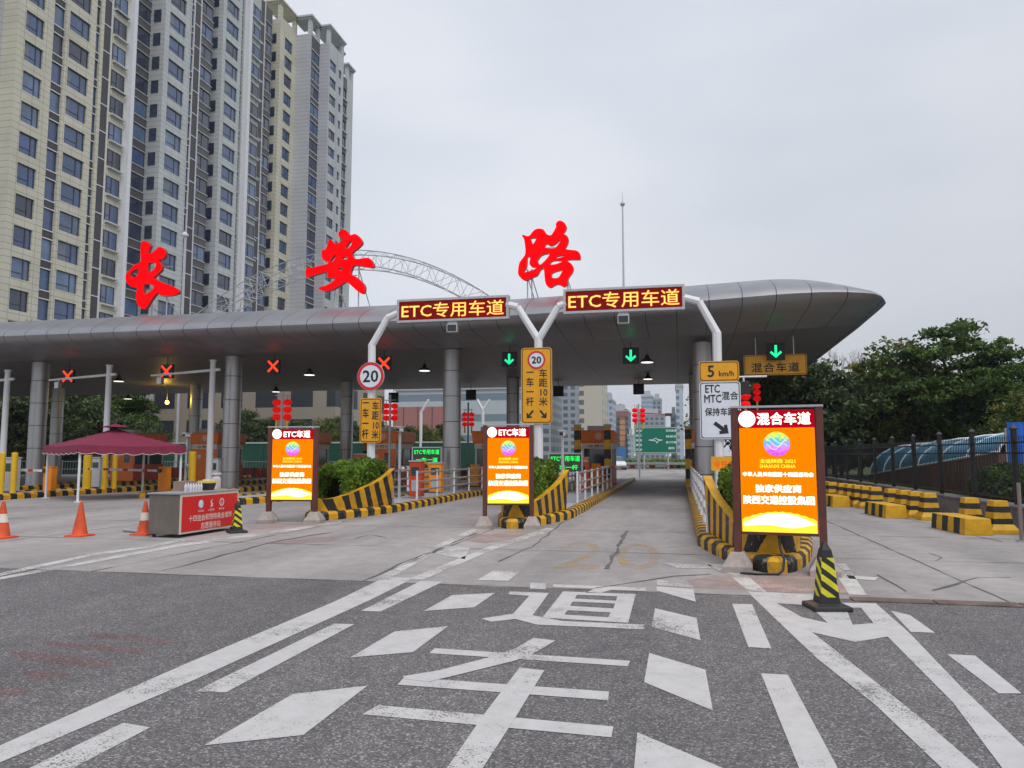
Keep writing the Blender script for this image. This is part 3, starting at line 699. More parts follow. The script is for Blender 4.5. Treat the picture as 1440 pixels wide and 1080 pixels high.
def leaf_mesh(name, P, Nn, size, m, rng, aspect=0.55, updir=0.4):
    """many small folded leaves at points P"""
    n = len(P)
    a = rng.normal(size=(n, 3)); a /= np.linalg.norm(a, axis=1)[:, None]
    nn = rng.normal(size=(n, 3)); nn[:, 2] += updir * 2; nn /= np.linalg.norm(nn, axis=1)[:, None]
    u = np.cross(a, nn); u /= np.linalg.norm(u, axis=1)[:, None] + 1e-9; v = np.cross(nn, u)
    s = size * rng.uniform(0.55, 1.35, size=(n, 1))
    V = np.empty((n, 4, 3)); V[:, 0] = P - u * s; V[:, 1] = P - v * s * aspect - nn * s * .12; V[:, 2] = P + u * s; V[:, 3] = P + v * s * aspect - nn * s * .12
    me = bpy.data.meshes.new(name); me.vertices.add(n * 4); me.vertices.foreach_set('co', V.reshape(-1).astype(np.float32))
    me.loops.add(n * 4); me.loops.foreach_set('vertex_index', np.arange(n * 4, dtype=np.int32))
    me.polygons.add(n); me.polygons.foreach_set('loop_start', np.arange(0, n * 4, 4, dtype=np.int32)); me.polygons.foreach_set('loop_total', np.full(n, 4, dtype=np.int32))
    me.materials.append(m); me.update(calc_edges=True)
    return me
def link(me, name, parent, loc=(0, 0, 0)):
    o = bpy.data.objects.new(name, me); C.objects.link(o); o.parent = parent; o.location = loc; return o

def planter_half(t, hw):      # half width along the planter, t = metres behind its nose
    r = hw - 0.10
    w0 = r * (.50 + .5 * min(1, t / 2.9))
    return w0 * math.sqrt(max(0, 1 - (1 - min(1, t / .55)) ** 2))
def planter_h(t, Lp):
    q = t / Lp
    return 0.36 + 0.26 * min(1, q * 2.0) + 0.48 * max(0, (q - .42) / .58) ** 1.7
plabels = ['yellow and black chevron painted concrete planter nearest the camera, behind the mixed-lane screen',
           'yellow and black chevron painted concrete planter under the Y-shaped post',
           'yellow and black chevron painted concrete planter with scraped paint, under the round 20 sign']
hlabels = ['clipped green hedge in the nearest planter, half hidden by the large bright screen', 'clipped green hedge in the planter under the Y-shaped post',
           'wide clipped green hedge in the planter under the round 20 sign']
HL = (.35, .35, .4)
for k in range(3):
    cx, hw, y0 = ISL[k]; Lp = 2.95; yn = y0 + .50; o = (cx, yn, 0)
    rt = thing('hazard_planter', plabels[k], 'planter', o, 0, 'chevron painted planters')
    ts = [0, .01, .03, .06, .1, .16, .23, .32, .42, .55, .7, .85, 1.0, 1.2, 1.4, 1.6, 1.8, 2.0, 2.15, 2.3, 2.45, 2.6, 2.72, 2.84, 2.95]
    path = [(-planter_half(t, hw - .12), t) for t in reversed(ts)] + [(planter_half(t, hw - .12), t) for t in ts[1:]]
    n = len(path); s = [0]
    for i in range(1, n): s.append(s[-1] + math.dist(path[i], path[i - 1]))
    mid = s[len(ts) - 1]
    nv = 6; vs = []; ph = []; th = 0.16
    for i, (x, t) in enumerate(path):
        a = Vector(path[max(i - 1, 0)]); b = Vector(path[min(i + 1, n - 1)]); d = (b - a).normalized(); out = Vector((d.y, -d.x))
        H = planter_h(t, Lp)
        for j in range(nv + 1):
            v = j / nv; fl = 0.10 * v * (H / 1.2)
            q = Vector((x, t)) + out * fl; zz = .16 + (H - .0) * v
            vs.append((cx + q.x, yn + q.y, zz)); ph.append((abs(s[i] - mid) + 0.60 * H * v) / 0.56)
        q = Vector((x, t)) + out * (0.10 * (H / 1.2) - th)
        vs.append((cx + q.x, yn + q.y, .16 + H)); ph.append(0.2)
        vs.append((cx + q.x, yn + q.y, .16)); ph.append(0.2)
    m = nv + 3; fs = []; phs = []
    for i in range(n - 1):
        for j in range(m - 1):
            f = (i * m + j, (i + 1) * m + j, (i + 1) * m + j + 1, i * m + j + 1); fs.append(f)
            phs.append([ph[q] for q in f] if j < nv else [0.2] * 4)
    for i in (0, n - 1): f = tuple(i * m + j for j in range(m)); fs.append(f); phs.append([0.2] * m)
    mb = MB(); mb.addf(vs, fs, 0, phs)
    mb.build('planter_wall', M_haz, rt, o)
    mb = MB(); mb.bb(cx - hw + .34, cx + hw - .34, yn + Lp + HL[k], yn + Lp + HL[k] + .12, .16, .75); mb.build('rear_wall', M_conc, rt, o)
    # soil
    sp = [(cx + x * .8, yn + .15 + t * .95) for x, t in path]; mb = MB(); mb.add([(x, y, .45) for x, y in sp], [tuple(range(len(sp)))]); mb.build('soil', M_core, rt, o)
    # hedge
    rng = np.random.default_rng(k + 3); hd = thing('hedge', hlabels[k], 'hedge', (cx, yn, .45), 0, 'clipped hedges in the planters')
    Pn = []; 
    ns_ = 26000 if k == 0 else 17000
    tt = rng.uniform(.5, Lp + HL[k], ns_); fx = rng.uniform(-1, 1, ns_); fz = rng.uniform(0, 1, ns_)
    surf = rng.integers(0, 4, ns_)
    fx = np.where(surf == 0, np.sign(fx) * rng.uniform(.85, 1.05, ns_), fx); fz = np.where(surf >= 1, rng.uniform(.86, 1.03, ns_), fz)
    wv = np.array([planter_half(max(.02, t), hw - .3) for t in tt]) + .02
    htop = 1.28 + .06 * np.sin(tt * 2.1 + k) + (0.04 * np.sin(fx * 4 + tt * 5)) - .35 * np.clip(1.1 - tt, 0, 1)
    rim = np.array([planter_h(min(t, Lp), Lp) for t in tt]) * 0 + .2
    edge = 1 - .10 * np.abs(fx) ** 6
    P = np.stack([fx * (wv - .16 * (tt > Lp)) * edge + rng.normal(0, .03, ns_), tt, rim + (htop * edge - rim) * fz - .3 + rng.normal(0, .02, ns_)], 1)
    link(leaf_mesh('foliage', P, None, .042 if k == 0 else .055, M_hedgem, rng, .6), 'foliage', hd)
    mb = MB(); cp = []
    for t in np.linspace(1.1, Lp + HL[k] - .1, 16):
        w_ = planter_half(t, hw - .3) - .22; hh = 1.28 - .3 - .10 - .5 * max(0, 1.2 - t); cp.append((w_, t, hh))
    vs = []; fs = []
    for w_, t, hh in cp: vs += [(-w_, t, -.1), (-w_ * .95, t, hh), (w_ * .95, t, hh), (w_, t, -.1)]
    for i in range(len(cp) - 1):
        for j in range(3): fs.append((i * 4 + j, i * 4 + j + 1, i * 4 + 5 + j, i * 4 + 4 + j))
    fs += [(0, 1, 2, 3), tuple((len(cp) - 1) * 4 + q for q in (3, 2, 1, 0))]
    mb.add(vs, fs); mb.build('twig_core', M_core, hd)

# ================================================================== LED BOARDS, POSTS, SIGNS ON THE GANTRY LINE
YG = 22.5
def W(px, py, y=YG): return at_y(px, py, y)
# posts
def post_pts(lst, y=YG): return [tuple(W(a, b, y)) for a, b in lst]
def big_post(lab, base_px, pts, arms, name='gantry_post'):
    b = W(base_px, 600); base = (b.x, YG, .16)
    rt = thing(name, lab, 'post', base, 0, 'white posts carrying the lane displays')
    mb = MB(); top = pts[-1]; mb.cyl((b.x, YG, .16), (W(*top).x, YG, W(*top).z), .135, .125, 8); mb.cyl((b.x, YG, .16), (b.x, YG, .22), .26, .26, 12); mb.build('pole', M_white, rt, base)
    for arm in arms:
        mb = MB(); P = [Vector(W(*q)) for q in arm]
        for a, c in zip(P[:-1], P[1:]): mb.cyl(a, c, .115, .105, 8)
        mb.build('arm', M_white, rt, base)
    return rt
big_post('white post with one bent arm, holding the left amber display and the round 20 sign', 523, [(523, 484)], [[(523, 486), (545, 447), (560, 440)]])
big_post('white Y-shaped post between the two amber displays', 757, [(757, 474)], [[(757, 478), (728, 432), (712, 428)], [(757, 478), (785, 431), (796, 426)]])
big_post('white post with one bent arm, holding the right amber display and the 5 plate', 1010, [(1008, 468)], [[(1009, 470), (983, 424), (960, 418)]])
def led_board(x0, x1, yt, yb, lab):
    a, b = W(x0, (yt + yb) / 2, YG - .1), W(x1, (yt + yb) / 2, YG - .1)
    zt, zb = W((x0 + x1) / 2, yt, YG - .1).z, W((x0 + x1) / 2, yb, YG - .1).z
    cx, cz, w_, h_ = (a.x + b.x) / 2, (zt + zb) / 2, b.x - a.x, zt - zb
    rt = thing('led_display', lab, 'display board', (cx, YG - .1, cz), 0, 'amber lane displays')
    mb = MB(); fr = .07
    mb.bb(-w_ / 2, w_ / 2, 0, .26, h_ / 2 - fr, h_ / 2); mb.bb(-w_ / 2, w_ / 2, 0, .26, -h_ / 2, -h_ / 2 + fr)
    mb.bb(-w_ / 2, -w_ / 2 + fr, .001, .259, -h_ / 2 + fr, h_ / 2 - fr); mb.bb(w_ / 2 - fr, w_ / 2, .001, .259, -h_ / 2 + fr, h_ / 2 - fr)
    mb.build('frame', M_galv, rt)
    mb = MB(); mb.bb(-w_ / 2 + fr, w_ / 2 - fr, .03, .25, -h_ / 2 + fr, h_ / 2 - fr); mb.build('panel', M_led_face, rt)
    mb = MB(); put_text(mb, 'ETC专用车道', (0, .024, 0), w_ - .30, h_ - .26, 0, 0.028); mb.build('lettering', M_led_glow, rt)
    mb = MB(); put_text(mb, 'ETC专用车道', (0, .019, 0), w_ - .31, h_ - .27, 0, 0.0); mb.build('lettering', M_led_text, rt)
    # under-slung floodlight
    fl = thing('floodlight', 'small grey box floodlight hanging under the %s amber display' % lab.split()[0], 'floodlight', (cx, YG, cz - h_ / 2 - .22), 0, 'floodlights under the displays')
    mb = MB(); mb.box((0, 0, 0), (.34, .16, .26)); mb.build('housing', M_galv, fl, bevel=.01)
    mb = MB(); mb.box((0, -.085, 0), (.28, .01, .2)); mb.build('glass', M_dark, fl)
    mb = MB(); mb.box((0, 0, .18), (.30, .04, .10)); mb.build('bracket', M_galv, fl)
led_board(558, 715, 418, 451, 'left amber ETC lane display board between the bent post and the Y-shaped post')
led_board(792, 963, 403, 438, 'right amber ETC lane display board between the Y-shaped post and the right post')

def sign_plate(name, lab, cx_px, cy_px, w_, h_, face, draw, y=YG - .18, border=M_ink, r=.08, group=None, bw=.022, rz=0):
    c = at_y(cx_px, cy_px, y); rt = thing(name, lab, 'road sign', tuple(c), rz, group)
    mb = MB(); plate(mb, rrect(w_, h_, r), 0, .03); mb.build('panel', face, rt)
    if border:
        mb = MB(); ring_plate(mb, rrect(w_ - .05, h_ - .05, r * .8), rrect(w_ - .05 - 2 * bw, h_ - .05 - 2 * bw, r * .7), -.003); mb.build('border', border, rt)
    draw(rt)
    mb = MB(); mb.box((0, .055, h_ * .3), (w_ * .7, .05, .05)); mb.box((0, .055, -h_ * .3), (w_ * .7, .05, .05)); mb.build('bracket', M_galv, rt)
    return rt
def arrow_geo(mb, c, ang, L_, th, y, mat=0):
    pts = [(0, L_ / 2), (L_ * .36, L_ * .12), (L_ * .36 - th * .7, L_ * .12 - th * .55), (th * .5, L_ / 2 - th * 1.7), (th * .5, -L_ / 2), (-th * .5, -L_ / 2), (-th * .5, L_ / 2 - th * 1.7), (-L_ * .36 + th * .7, L_ * .12 - th * .55), (-L_ * .36, L_ * .12)]
    co, si = math.cos(ang), math.sin(ang)
    mb.add([(c[0] + x * co - z * si, y, c[1] + x * si + z * co) for x, z in pts], [(0, 1, 2, 3), (0, 3, 6, 7), (0, 7, 8), (3, 4, 5, 6)], mat)
# round 20
c = at_y(521, 529, YG - .2); rt = thing('speed_sign', 'large round red ringed 20 speed limit sign on the bent white post', 'road sign', tuple(c))
rr = .445
mb = MB(); plate(mb, circ(rr, 40), 0, .03); mb.build('panel', M_signw, rt)
mb = MB(); ring_plate(mb, circ(rr - .004, 40), circ(rr * .78, 40), -.003); mb.build('ring', M_redring, rt)
mb = MB(); put_text(mb, '20', (0, -.004, 0), .50, .36, 0, .02); mb.build('lettering', M_ink, rt)
mb = MB(); mb.box((0, .06, .2), (.4, .06, .05)); mb.box((0, .06, -.2), (.4, .06, .05)); mb.build('bracket', M_galv, rt)
def d1(rt):
    mb = MB(); put_text(mb, '一\n车\n一\n杆', (-.165, -.004, 0), .21, 1.12, 0, .02, line=1.0); put_text(mb, '车\n距\n10\n米', (.165, -.004, 0), .22, 1.16, 0, .02); mb.build('lettering', M_ink, rt)
sign_plate('distance_sign', 'yellow sign with two columns of black characters below the round 20 sign', 521, 591, .70, 1.38, M_signy, d1)
def d2(rt):
    mb = MB(); plate(mb, circ(.27, 32), -.006, .004, 0, .76); mb.build('sign_face', M_signw, rt)
    mb = MB(); ring_plate(mb, circ(.27, 32), circ(.215, 32), -.010, 0, .76); mb.build('ring', M_redring, rt)
    mb = MB(); put_text(mb, '20', (0, -.011, .76), .28, .2, 0, .03)
    put_text(mb, '一\n车\n一\n杆', (-.2, -.004, -.10), .23, 1.02, 0, .015); put_text(mb, '车\n距\n10\n米', (.2, -.004, -.06), .25, 1.1, 0, .015)
    arrow_geo(mb, (-.2, -.86), R_(140), .30, .06, -.004); arrow_geo(mb, (.2, -.86), R_(-140), .30, .06, -.004); mb.build('lettering', M_ink, rt)
sign_plate('distance_sign', 'tall yellow sign with a small round 20, characters and two arrows, on the Y-shaped post', 754.5, 542, .93, 2.26, M_signy, d2, r=.10)
def d3(rt):
    mb = MB(); put_text(mb, '5', (-.22, -.004, .0), .17, .32, 0, .02); put_text(mb, 'km/h', (.2, -.004, -.07), .40, .15, 0, .02); mb.build('lettering', M_ink, rt)
sign_plate('speed_sign', 'small yellow plate with a black 5 above the white mixed-lane sign', 1011, 522, 1.10, .58, M_signy, d3, r=.09)
def d4(rt):
    mb = MB(); put_text(mb, 'ETC\nMTC', (-.2, -.004, .47), .46, .50, 0, .02, line=.9); put_text(mb, '混合', (.27, -.004, .41), .44, .23, 0, .02)
    put_text(mb, '保持车距', (-.01, -.004, -.04), .82, .22, 0, .02); arrow_geo(mb, (.02, -.50), R_(-128), .48, .11, -.004); mb.build('lettering', M_ink, rt)
sign_plate('lane_sign', 'white sign reading ETC MTC with characters and a black slanting arrow on the right post', 1013, 577, 1.12, 1.62, M_signw, d4, r=.09)
def d5(rt):
    mb = MB(); put_text(mb, '今日8', (-.02, -.004, -.02), .42, .18, 0, .02); mb.build('lettering', mat('red led digits', (.5, .05, 0), .5, emit=(1, .1, 0), estr=.5), rt)
sign_plate('notice_board', 'small yellow board with red digits between the hedge and the large screen', 1017, 652, .60, .36, M_signy, d5, y=20.5, border=None, r=.02)
def d6(rt):
    mb = MB(); put_text(mb, '混合车道', (0, -.004, -.1), 1.75, .36, 0, .018, spacing=1.15); mb.build('lettering', M_ink, rt)
    for s_ in (-.7, .7):
        mb = MB(); mb.cyl((s_, .05, .0), (s_, .05, 6.2 - rt.location.z), .02, n=6); mb.build('hanger', M_galv, rt)
sign_plate('lane_sign', 'yellow sign reading 混合车道 hanging under the right end of the canopy', 1090, 513, 2.32, .80, M_signy, d6, y=30.9, r=.08)

# overhead lane signals
def signal(px, py, kind, lab, y=31.2, s=.64):
    c = at_y(px, py, y); rt = thing('lane_signal', lab, 'lane signal', (c.x, y, c.z), 0, 'overhead lane signals')
    mb = MB(); mb.box((0, .07, 0), (s, .14, s)); mb.build('housing', M_black, rt, bevel=.012)
    if kind == 'x':
        mb = MB()
        for a in (45, -45):
            co, si = math.cos(R_(a)), math.sin(R_(a)); l, t = s * .58, .05; y_ = -.006 if a > 0 else -.010
            mb.add([(x * co - z * si, y_, x * si + z * co) for x, z in ((-l, -t), (l, -t), (l, t), (-l, t))], [(0, 1, 2, 3)])
        mb.build('cross', M_cross, rt)
    elif kind == 'v':
        mb = MB(); t = .045
        mb.add([(x, -.006, z) for x, z in ((-t, s * .36), (t, s * .36), (t, -s * .2), (-t, -s * .2))], [(0, 1, 2, 3)])
        for sg in (-1, 1):
            mb.add([(sg * x, -.010, z) for x, z in ((0, -s * .38), (0, -s * .20), (s * .26, s * .02), (s * .33, -s * .08))], [(0, 1, 2, 3) if sg < 0 else (3, 2, 1, 0)])
        mb.build('arrow', M_arrow, rt)
    mb = MB(); mb.cyl((0, .07, s / 2), (0, .07, 6.22 - c.z), .02, n=6); mb.build('hanger', M_dark, rt)
signal(95, 529, 'x', 'leftmost red cross lane signal, left of the first white arm post')
signal(234, 522, 'x', 'red cross lane signal above the yellow lamp')
signal(384, 515, 'x', 'red cross lane signal above the hanging lanterns and left screen', s=.60)
signal(540, 511, 'x', 'red cross lane signal just right of the round 20 sign', s=.60)
signal(716, 505, 'v', 'green arrow lane signal left of the tall yellow sign', s=.62)
signal(887, 500, 'v', 'green arrow lane signal over the open lane, right of the tall yellow sign', s=.66)
signal(1091, 494, 'v', 'green arrow lane signal in front of the hanging yellow sign', y=30.6, s=.66)
for px, py, lb in ((898, 547, 'over the open lane'), (785, 550, 'right of the tall yellow sign'), (662, 555, 'right of the middle front column'), (553, 559, 'right of the yellow character sign below the 20')):
    signal(px, py, '', 'black signal back at the rear canopy edge, ' + lb.replace('yellow character sign below the 20', 'lower yellow sign'), y=47.5, s=.66)
# pendant lamps
def pendant(px, py, y, lab, lit=True):
    c = at_y(px, py, y); rt = thing('pendant_lamp', lab, 'lamp', tuple(c), 0, 'pendant lamps under the canopy')
    mb = MB(); mb.lathe([(.06, .28), (.09, .22), (.12, .12), (.26, .02), (.30, -.04)], 20); mb.build('shade', M_dark, rt, smooth=True)
    mb = MB(); mb.lathe([(.26, -.06), (.25, -.045)], 20); mb.build('lamp_glass', M_lamp, rt)
    mb = MB(); mb.cyl((0, 0, .27), (0, 0, 6.22 - c.z), .012, n=5); mb.build('rod', M_dark, rt)
pendant(435, 526, 35, 'pendant lamp under the canopy, second from the left front')
pendant(597, 520, 35, 'pendant lamp under the canopy just left of the middle column')
pendant(910, 508, 33, 'pendant lamp right of the green arrow over the open lane')
pendant(911, 532, 44, 'small pendant lamp near the rear edge above the open lane')
pendant(167, 535, 36, 'pendant lamp just right of the first white arm post')
pendant(388, 550, 46, 'rear pendant lamp above the left lanterns')
pendant(180, 560, 47, 'rear pendant lamp above the maroon umbrella')
# warm lamp
c = at_y(235, 566, 44); rt = thing('warning_lamp', 'glowing yellow lamp hanging under the canopy at the left', 'lamp', tuple(c))
mb = MB(); mb.lathe([(.02, -.12), (.10, -.08), (.13, 0), (.10, .08), (.03, .13)], 14); mb.build('bulb', mat('amber lamp glass', (.8, .5, .1), .4, emit=(1, .62, .12), estr=7), rt, smooth=True)
mb = MB(); mb.cyl((0, 0, .12), (0, 0, 6.22 - c.z), .03, n=8); mb.build('rod', M_dark, rt)
pl = bpy.data.lights.new('amber_lamp_light', 'POINT'); pl.energy = 55; pl.color = (1, .62, .08); pl.shadow_soft_size = .15
po = bpy.data.objects.new('amber_lamp_light', pl); C.objects.link(po); po.parent = rt; po.location = (0, -.3, .28)

# ================================================================== TOLL BOOTHS
def make_booth():
    rt = thing('toll_booth', 'x', 'toll booth', (0, 0, 0))
    w_, d_, h_ = 1.5, 2.6, 2.72
    mb = MB(); mb.bb(-w_ / 2, w_ / 2, 0, d_, 0, .95); mb.bb(-w_ / 2, w_ / 2, 0, d_, 1.95, 2.02); mb.build('lower_panel', M_red, rt, bevel=.02)
    mb = MB()
    for x in (-w_ / 2 + .05, w_ / 2 - .05):
        for y in (.05, d_ / 2, d_ - .05): mb.bb(x - .045, x + .045, y - .045, y + .045, .951, 1.949)
    mb.build('mullion', M_cream, rt)
    mb = MB(); mb.bb(-w_ / 2 + .06, w_ / 2 - .06, .05, d_ - .05, .951, 1.949); mb.build('window', M_glass, rt)
    mb = MB(); mb.bb(-w_ / 2 - .02, w_ / 2 + .02, -.03, d_ + .02, 1.80, 2.08); mb.build('lintel', M_cream, rt, bevel=.01)
    mb = MB(); put_text(mb, '收费站', (0, -.035, 1.93), .85, .14, 0, .01); mb.build('lettering', mat('booth lettering', (.3, .05, .02), .5), rt)
    mb = MB(); vs = []
    for z, e in ((2.081, .06), (2.2, .10), (2.62, .14), (2.72, .10)):
        vs += [(-w_ / 2 - e, -e, z), (w_ / 2 + e, -e, z), (w_ / 2 + e, d_ + e, z), (-w_ / 2 - e, d_ + e, z)]
    fs = [(k * 4 + i, k * 4 + (i + 1) % 4, k * 4 + 4 + (i + 1) % 4, k * 4 + 4 + i) for k in range(3) for i in range(4)] + [(3, 2, 1, 0), (12, 13, 14, 15)]
    mb.add(vs, fs); mb.build('roof_band', M_booth_or, rt)
    mb = MB(); plate(mb, circ(.17, 24), -.155, .02, 0, 2.42, .1); mb.build('emblem', M_cream, rt)
    mb = MB(); ring_plate(mb, circ(.14, 24), circ(.115, 24), -.160, 0, 2.42, .1); put_text(mb, '2', (.1, -.160, 2.42), .09, .15, 0, .02); put_text(mb, '入', (-.2, -.150, 2.42), .14, .14, 0, .01); mb.build('emblem_mark', M_booth_or, rt)
    mb = MB(); mb.bb(-.5, .5, .2, .9, 2.721, 2.95); mb.build('air_conditioner', M_greyp, rt, bevel=.02)
    return rt
bl = ['orange and red toll booth on the middle island, right of the green-lettered display', 'orange and red toll booth partly behind the middle column',
      'toll booth at the right, between the striped post and the right column', 'orange-red toll booth left of the green-lettered display, behind the camera pole',
      'toll booth hidden behind the left bright screen', 'orange toll booth behind the second white arm post', 'orange toll booth behind the maroon umbrella']
bp = [(-4.0, 38.5), (-9.55, 38.5), (1.2, 38.5), (-15.0, 37.5), (-20.2, 38), (-25.6, 38), (-31.2, 38.5)]
bA = make_booth(); bB = make_booth()
mb = MB(); mb.bb(-.76, .76, -.028, -.001, 0.02, 1.80); mb.build('front_panel', M_booth_or, bB)
mb = MB(); mb.bb(.15, .5, -.034, -.0285, 1.05, 1.6); mb.build('window', M_glass, bB)
mb = MB(); plate(mb, circ(.12, 20), -.036, .007, 0, 1.4, -.3); mb.build('emblem', M_cream, bB)
b0 = bA; b0.location = (*bp[0], .17); b0['label'] = bl[0]; b0['group'] = 'toll booths'
bB.location = (*bp[3], .17); bB['label'] = bl[3]; bB['group'] = 'toll booths'
for k in (1, 2, 4, 5, 6): copy_thing(bB if k > 4 else bA, (*bp[k], .17), 0, bl[k], 'toll booths')
# striped bollard posts beside booths
def striped_post(x, y, h, lab, s=.2, z=.17):
    rt = thing('striped_post', lab, 'post', (x, y, z), 0, 'yellow and black striped posts')
    mb = MB(); mb.lathe([(s, 0), (s, h)], 4, 0, ph=[0, h / .9], sq=True); mb.build('shaft', M_kerb, rt)
    mb = MB(); mb.lathe([(s + .03, h), (s + .03, h + .05)], 4, 0, sq=True); mb.build('cap', M_greyp, rt)
p = gnd(855, 689, .17); striped_post(-3.32, 36.8, 2.9, 'yellow and black striped post at the corner of the middle booth', .15)
striped_post(.42, 36.3, 2.75, 'yellow and black striped post at the left edge of the right-hand island', .15)
striped_post(-15.9, 41, 2.9, 'yellow and black striped post in front of the green hoarding', .15)
striped_post(-4.75, 36.8, 2.9, 'yellow and black striped post left of the middle booth', .15)
striped_post(-18.6, 44, 2.9, 'striped post behind the left lanterns', .15)

# railings on islands
def railing(x, ys, lab, zs=(.35, .62, .92), post=2.0):
    rt = thing('railing', lab, 'railing', (x, ys[0], .17), 0, 'low steel railings on the toll islands')
    L_ = ys[1] - ys[0]; n = int(L_ / post)
    for z in zs:
        mb = MB(); mb.cyl((0, 0, z), (0, L_, z), .035, n=8); mb.build('rail', M_rail, rt)
    for i in range(n + 1):
        mb = MB(); mb.cyl((0, i * L_ / n, 0), (0, i * L_ / n, .98), .035, n=8); mb.build('post', M_white, rt)
M_rail = mat('scuffed rail', (0.42, 0.36, 0.34), .45, .4, var=.35, vscale=4)
railing(.5, (15.0, 36), 'low steel railing along the left kerb of the nearest island')
railing(-3.12, (24.0, 36.2), 'low steel railing along the right kerb of the middle island')
railing(-4.4, (24.2, 36.2), 'low steel railing along the left kerb of the middle island')
railing(-8.3, (23.8, 36.4), 'low steel railing along the right kerb of the island with the round 20 sign')
railing(-9.8, (25.2, 31.0), 'low steel railing along the left kerb of the island with the round 20 sign')
railing(-14.1, (30, 37), 'low steel railing on the island hidden behind the left hedge')

# barrier gates
def barrier(x, y, rz, L_, lab, h=.98, up=False, z=.17):
    rt = thing('barrier_gate', lab, 'barrier', (x, y, z), rz, 'orange barrier gates')
    mb = MB(); mb.bb(-.19, .19, -.15, .15, 0.05, h); mb.build('housing', M_orange, rt, bevel=.015)
    mb = MB(); mb.bb(-.205, .205, -.165, .165, h + .001, h + .04); mb.build('lid', M_orange, rt, bevel=.01)
    mb = MB(); mb.bb(-.22, .22, -.18, .18, 0, .049); mb.build('base_plate', M_dark, rt)
    mb = MB(); n = 10
    a = Vector((-.1, -.20, h - .12)); b = a + (Vector((-L_, 0, .06)) if not up else Vector((-L_ * .15, 0, L_)))
    u = (b - a).normalized(); v = Vector((0, .022, 0)); w2 = u.cross(Vector((0, 1, 0))) * .045
    vs = [a - v - w2, a + v - w2, a + v + w2, a - v + w2, b - v - w2, b + v - w2, b + v + w2, b - v + w2]
    mb.add(vs, [(3, 2, 1, 0), (4, 5, 6, 7), (0, 1, 5, 4), (1, 2, 6, 5), (2, 3, 7, 6), (3, 0, 4, 7)], 0, [0.1] * 4 + [L_ / .9 + .1] * 4); mb.build('boom', M_boomw, rt)
    mb = MB(); mb.cyl((-.1, -.24, h - .12), (-.1, -.14, h - .12), .08, n=12); mb.build('hub', M_dark, rt)
    return rt
q = at_x(70, 680, -24.7); barrier(q.x, q.y, 0, 3.2, 'orange barrier gate with a white boom at the far left, beside the leftmost column')
q = at_x(231, 680, -20.2); barrier(q.x, q.y, 0, 3.3, 'orange barrier gate with a white boom reaching left, behind the stall counter')
q = at_x(655, 680, -9.4); barrier(-9.4, 35.2, math.pi, 2.8, 'orange barrier gate just right of the middle column', h=1.0)
barrier(-3.75, 35.6, math.pi, 3.4, 'orange barrier gate on the middle island, closing the open lane with a white boom', h=1.05)
barrier(-10.1, 30.5, 0, .3, 'orange cabinet under the left green-lettered display', h=1.15)

# green led boards
def green_board(px, py, w_, h_, y, lab, t1, t2):
    c = at_y(px, py, y); rt = thing('fee_display', lab, 'display board', tuple(c), 0, 'green-lettered lane displays')
    mb = MB(); fr = .05
    mb.bb(-w_ / 2, w_ / 2, 0, .16, h_ / 2 - fr, h_ / 2); mb.bb(-w_ / 2, w_ / 2, 0, .16, -h_ / 2, -h_ / 2 + fr)
    mb.bb(-w_ / 2, -w_ / 2 + fr, .001, .159, -h_ / 2 + fr, h_ / 2 - fr); mb.bb(w_ / 2 - fr, w_ / 2, .001, .159, -h_ / 2 + fr, h_ / 2 - fr); mb.build('frame', M_galv, rt)
    mb = MB(); mb.bb(-w_ / 2 + fr, w_ / 2 - fr, .02, .15, -h_ / 2 + fr, h_ / 2 - fr); mb.build('panel', mat('dim led panel', (.05, .06, .04), .35), rt)
    mb = MB(); put_text(mb, t1, (0, .015, h_ * .22), w_ - .22, h_ * .27, 0, .02); put_text(mb, t2, (0, .015, -h_ * .22), w_ * .72, h_ * .24, 0, .02); mb.build('lettering', M_ledg, rt)
    for sx in (-w_ / 2 + .12, w_ / 2 - .12):
        mb = MB(); mb.cyl((sx, .08, -h_ / 2), (sx, .08, .17 - c.z), .035, n=8); mb.build('leg', M_white, rt)
green_board(600, 641, 1.30, .74, 30.5, 'green-lettered display left of the middle column', 'ETC专用车道', '一车一道')
green_board(795, 651, 1.36, .78, 30.0, 'green-lettered display behind the middle hedge', 'ETC专用车道', '一车一杆')

# camera poles
def camera_pole(x, y, h, lab, z=.17):
    rt = thing('camera_pole', lab, 'camera pole', (x, y, z), 0, 'camera poles on the islands')
    mb = MB(); mb.cyl((0, 0, 0), (0, 0, h), .05, .045, 10); mb.cyl((0, 0, 0), (0, 0, .04), .13, n=12); mb.build('pole', M_greyp, rt)
    mb = MB(); mb.box((0, -.04, h + .09), (.16, .34, .14)); mb.build('camera_body', M_white, rt, bevel=.015)
    mb = MB(); mb.box((0, -.225, h + .08), (.12, .03, .10)); mb.build('lens', M_black, rt)
    mb = MB(); mb.box((0, -.02, h + .185), (.22, .44, .02)); mb.build('sun_hood', M_white, rt)
    mb = MB(); mb.lathe([(.02, -.09), (.09, -.05), (.10, .02), (.05, .08), (.01, .09)], 12, 0, (.16, -.1, h * .45)); mb.box((.08, -.05, h * .45), (.16, .04, .04)); mb.build('strobe_lamp', M_galv, rt, smooth=True)
q = at_x(562, 640, -9.2); camera_pole(q.x, q.y, 2.25, 'camera pole right of the scraped chevron planter')
q = at_x(791, 640, -3.5); camera_pole(q.x, q.y, 2.05, 'camera pole in front of the right green-lettered display')
q = at_x(440, 640, -13.9); camera_pole(q.x, q.y, 2.4, 'camera pole behind the left hedge, beside the left screen')
q = at_x(262, 640, -20.9); camera_pole(q.x, q.y, 2.25, 'camera pole between the umbrella and the second white arm post')

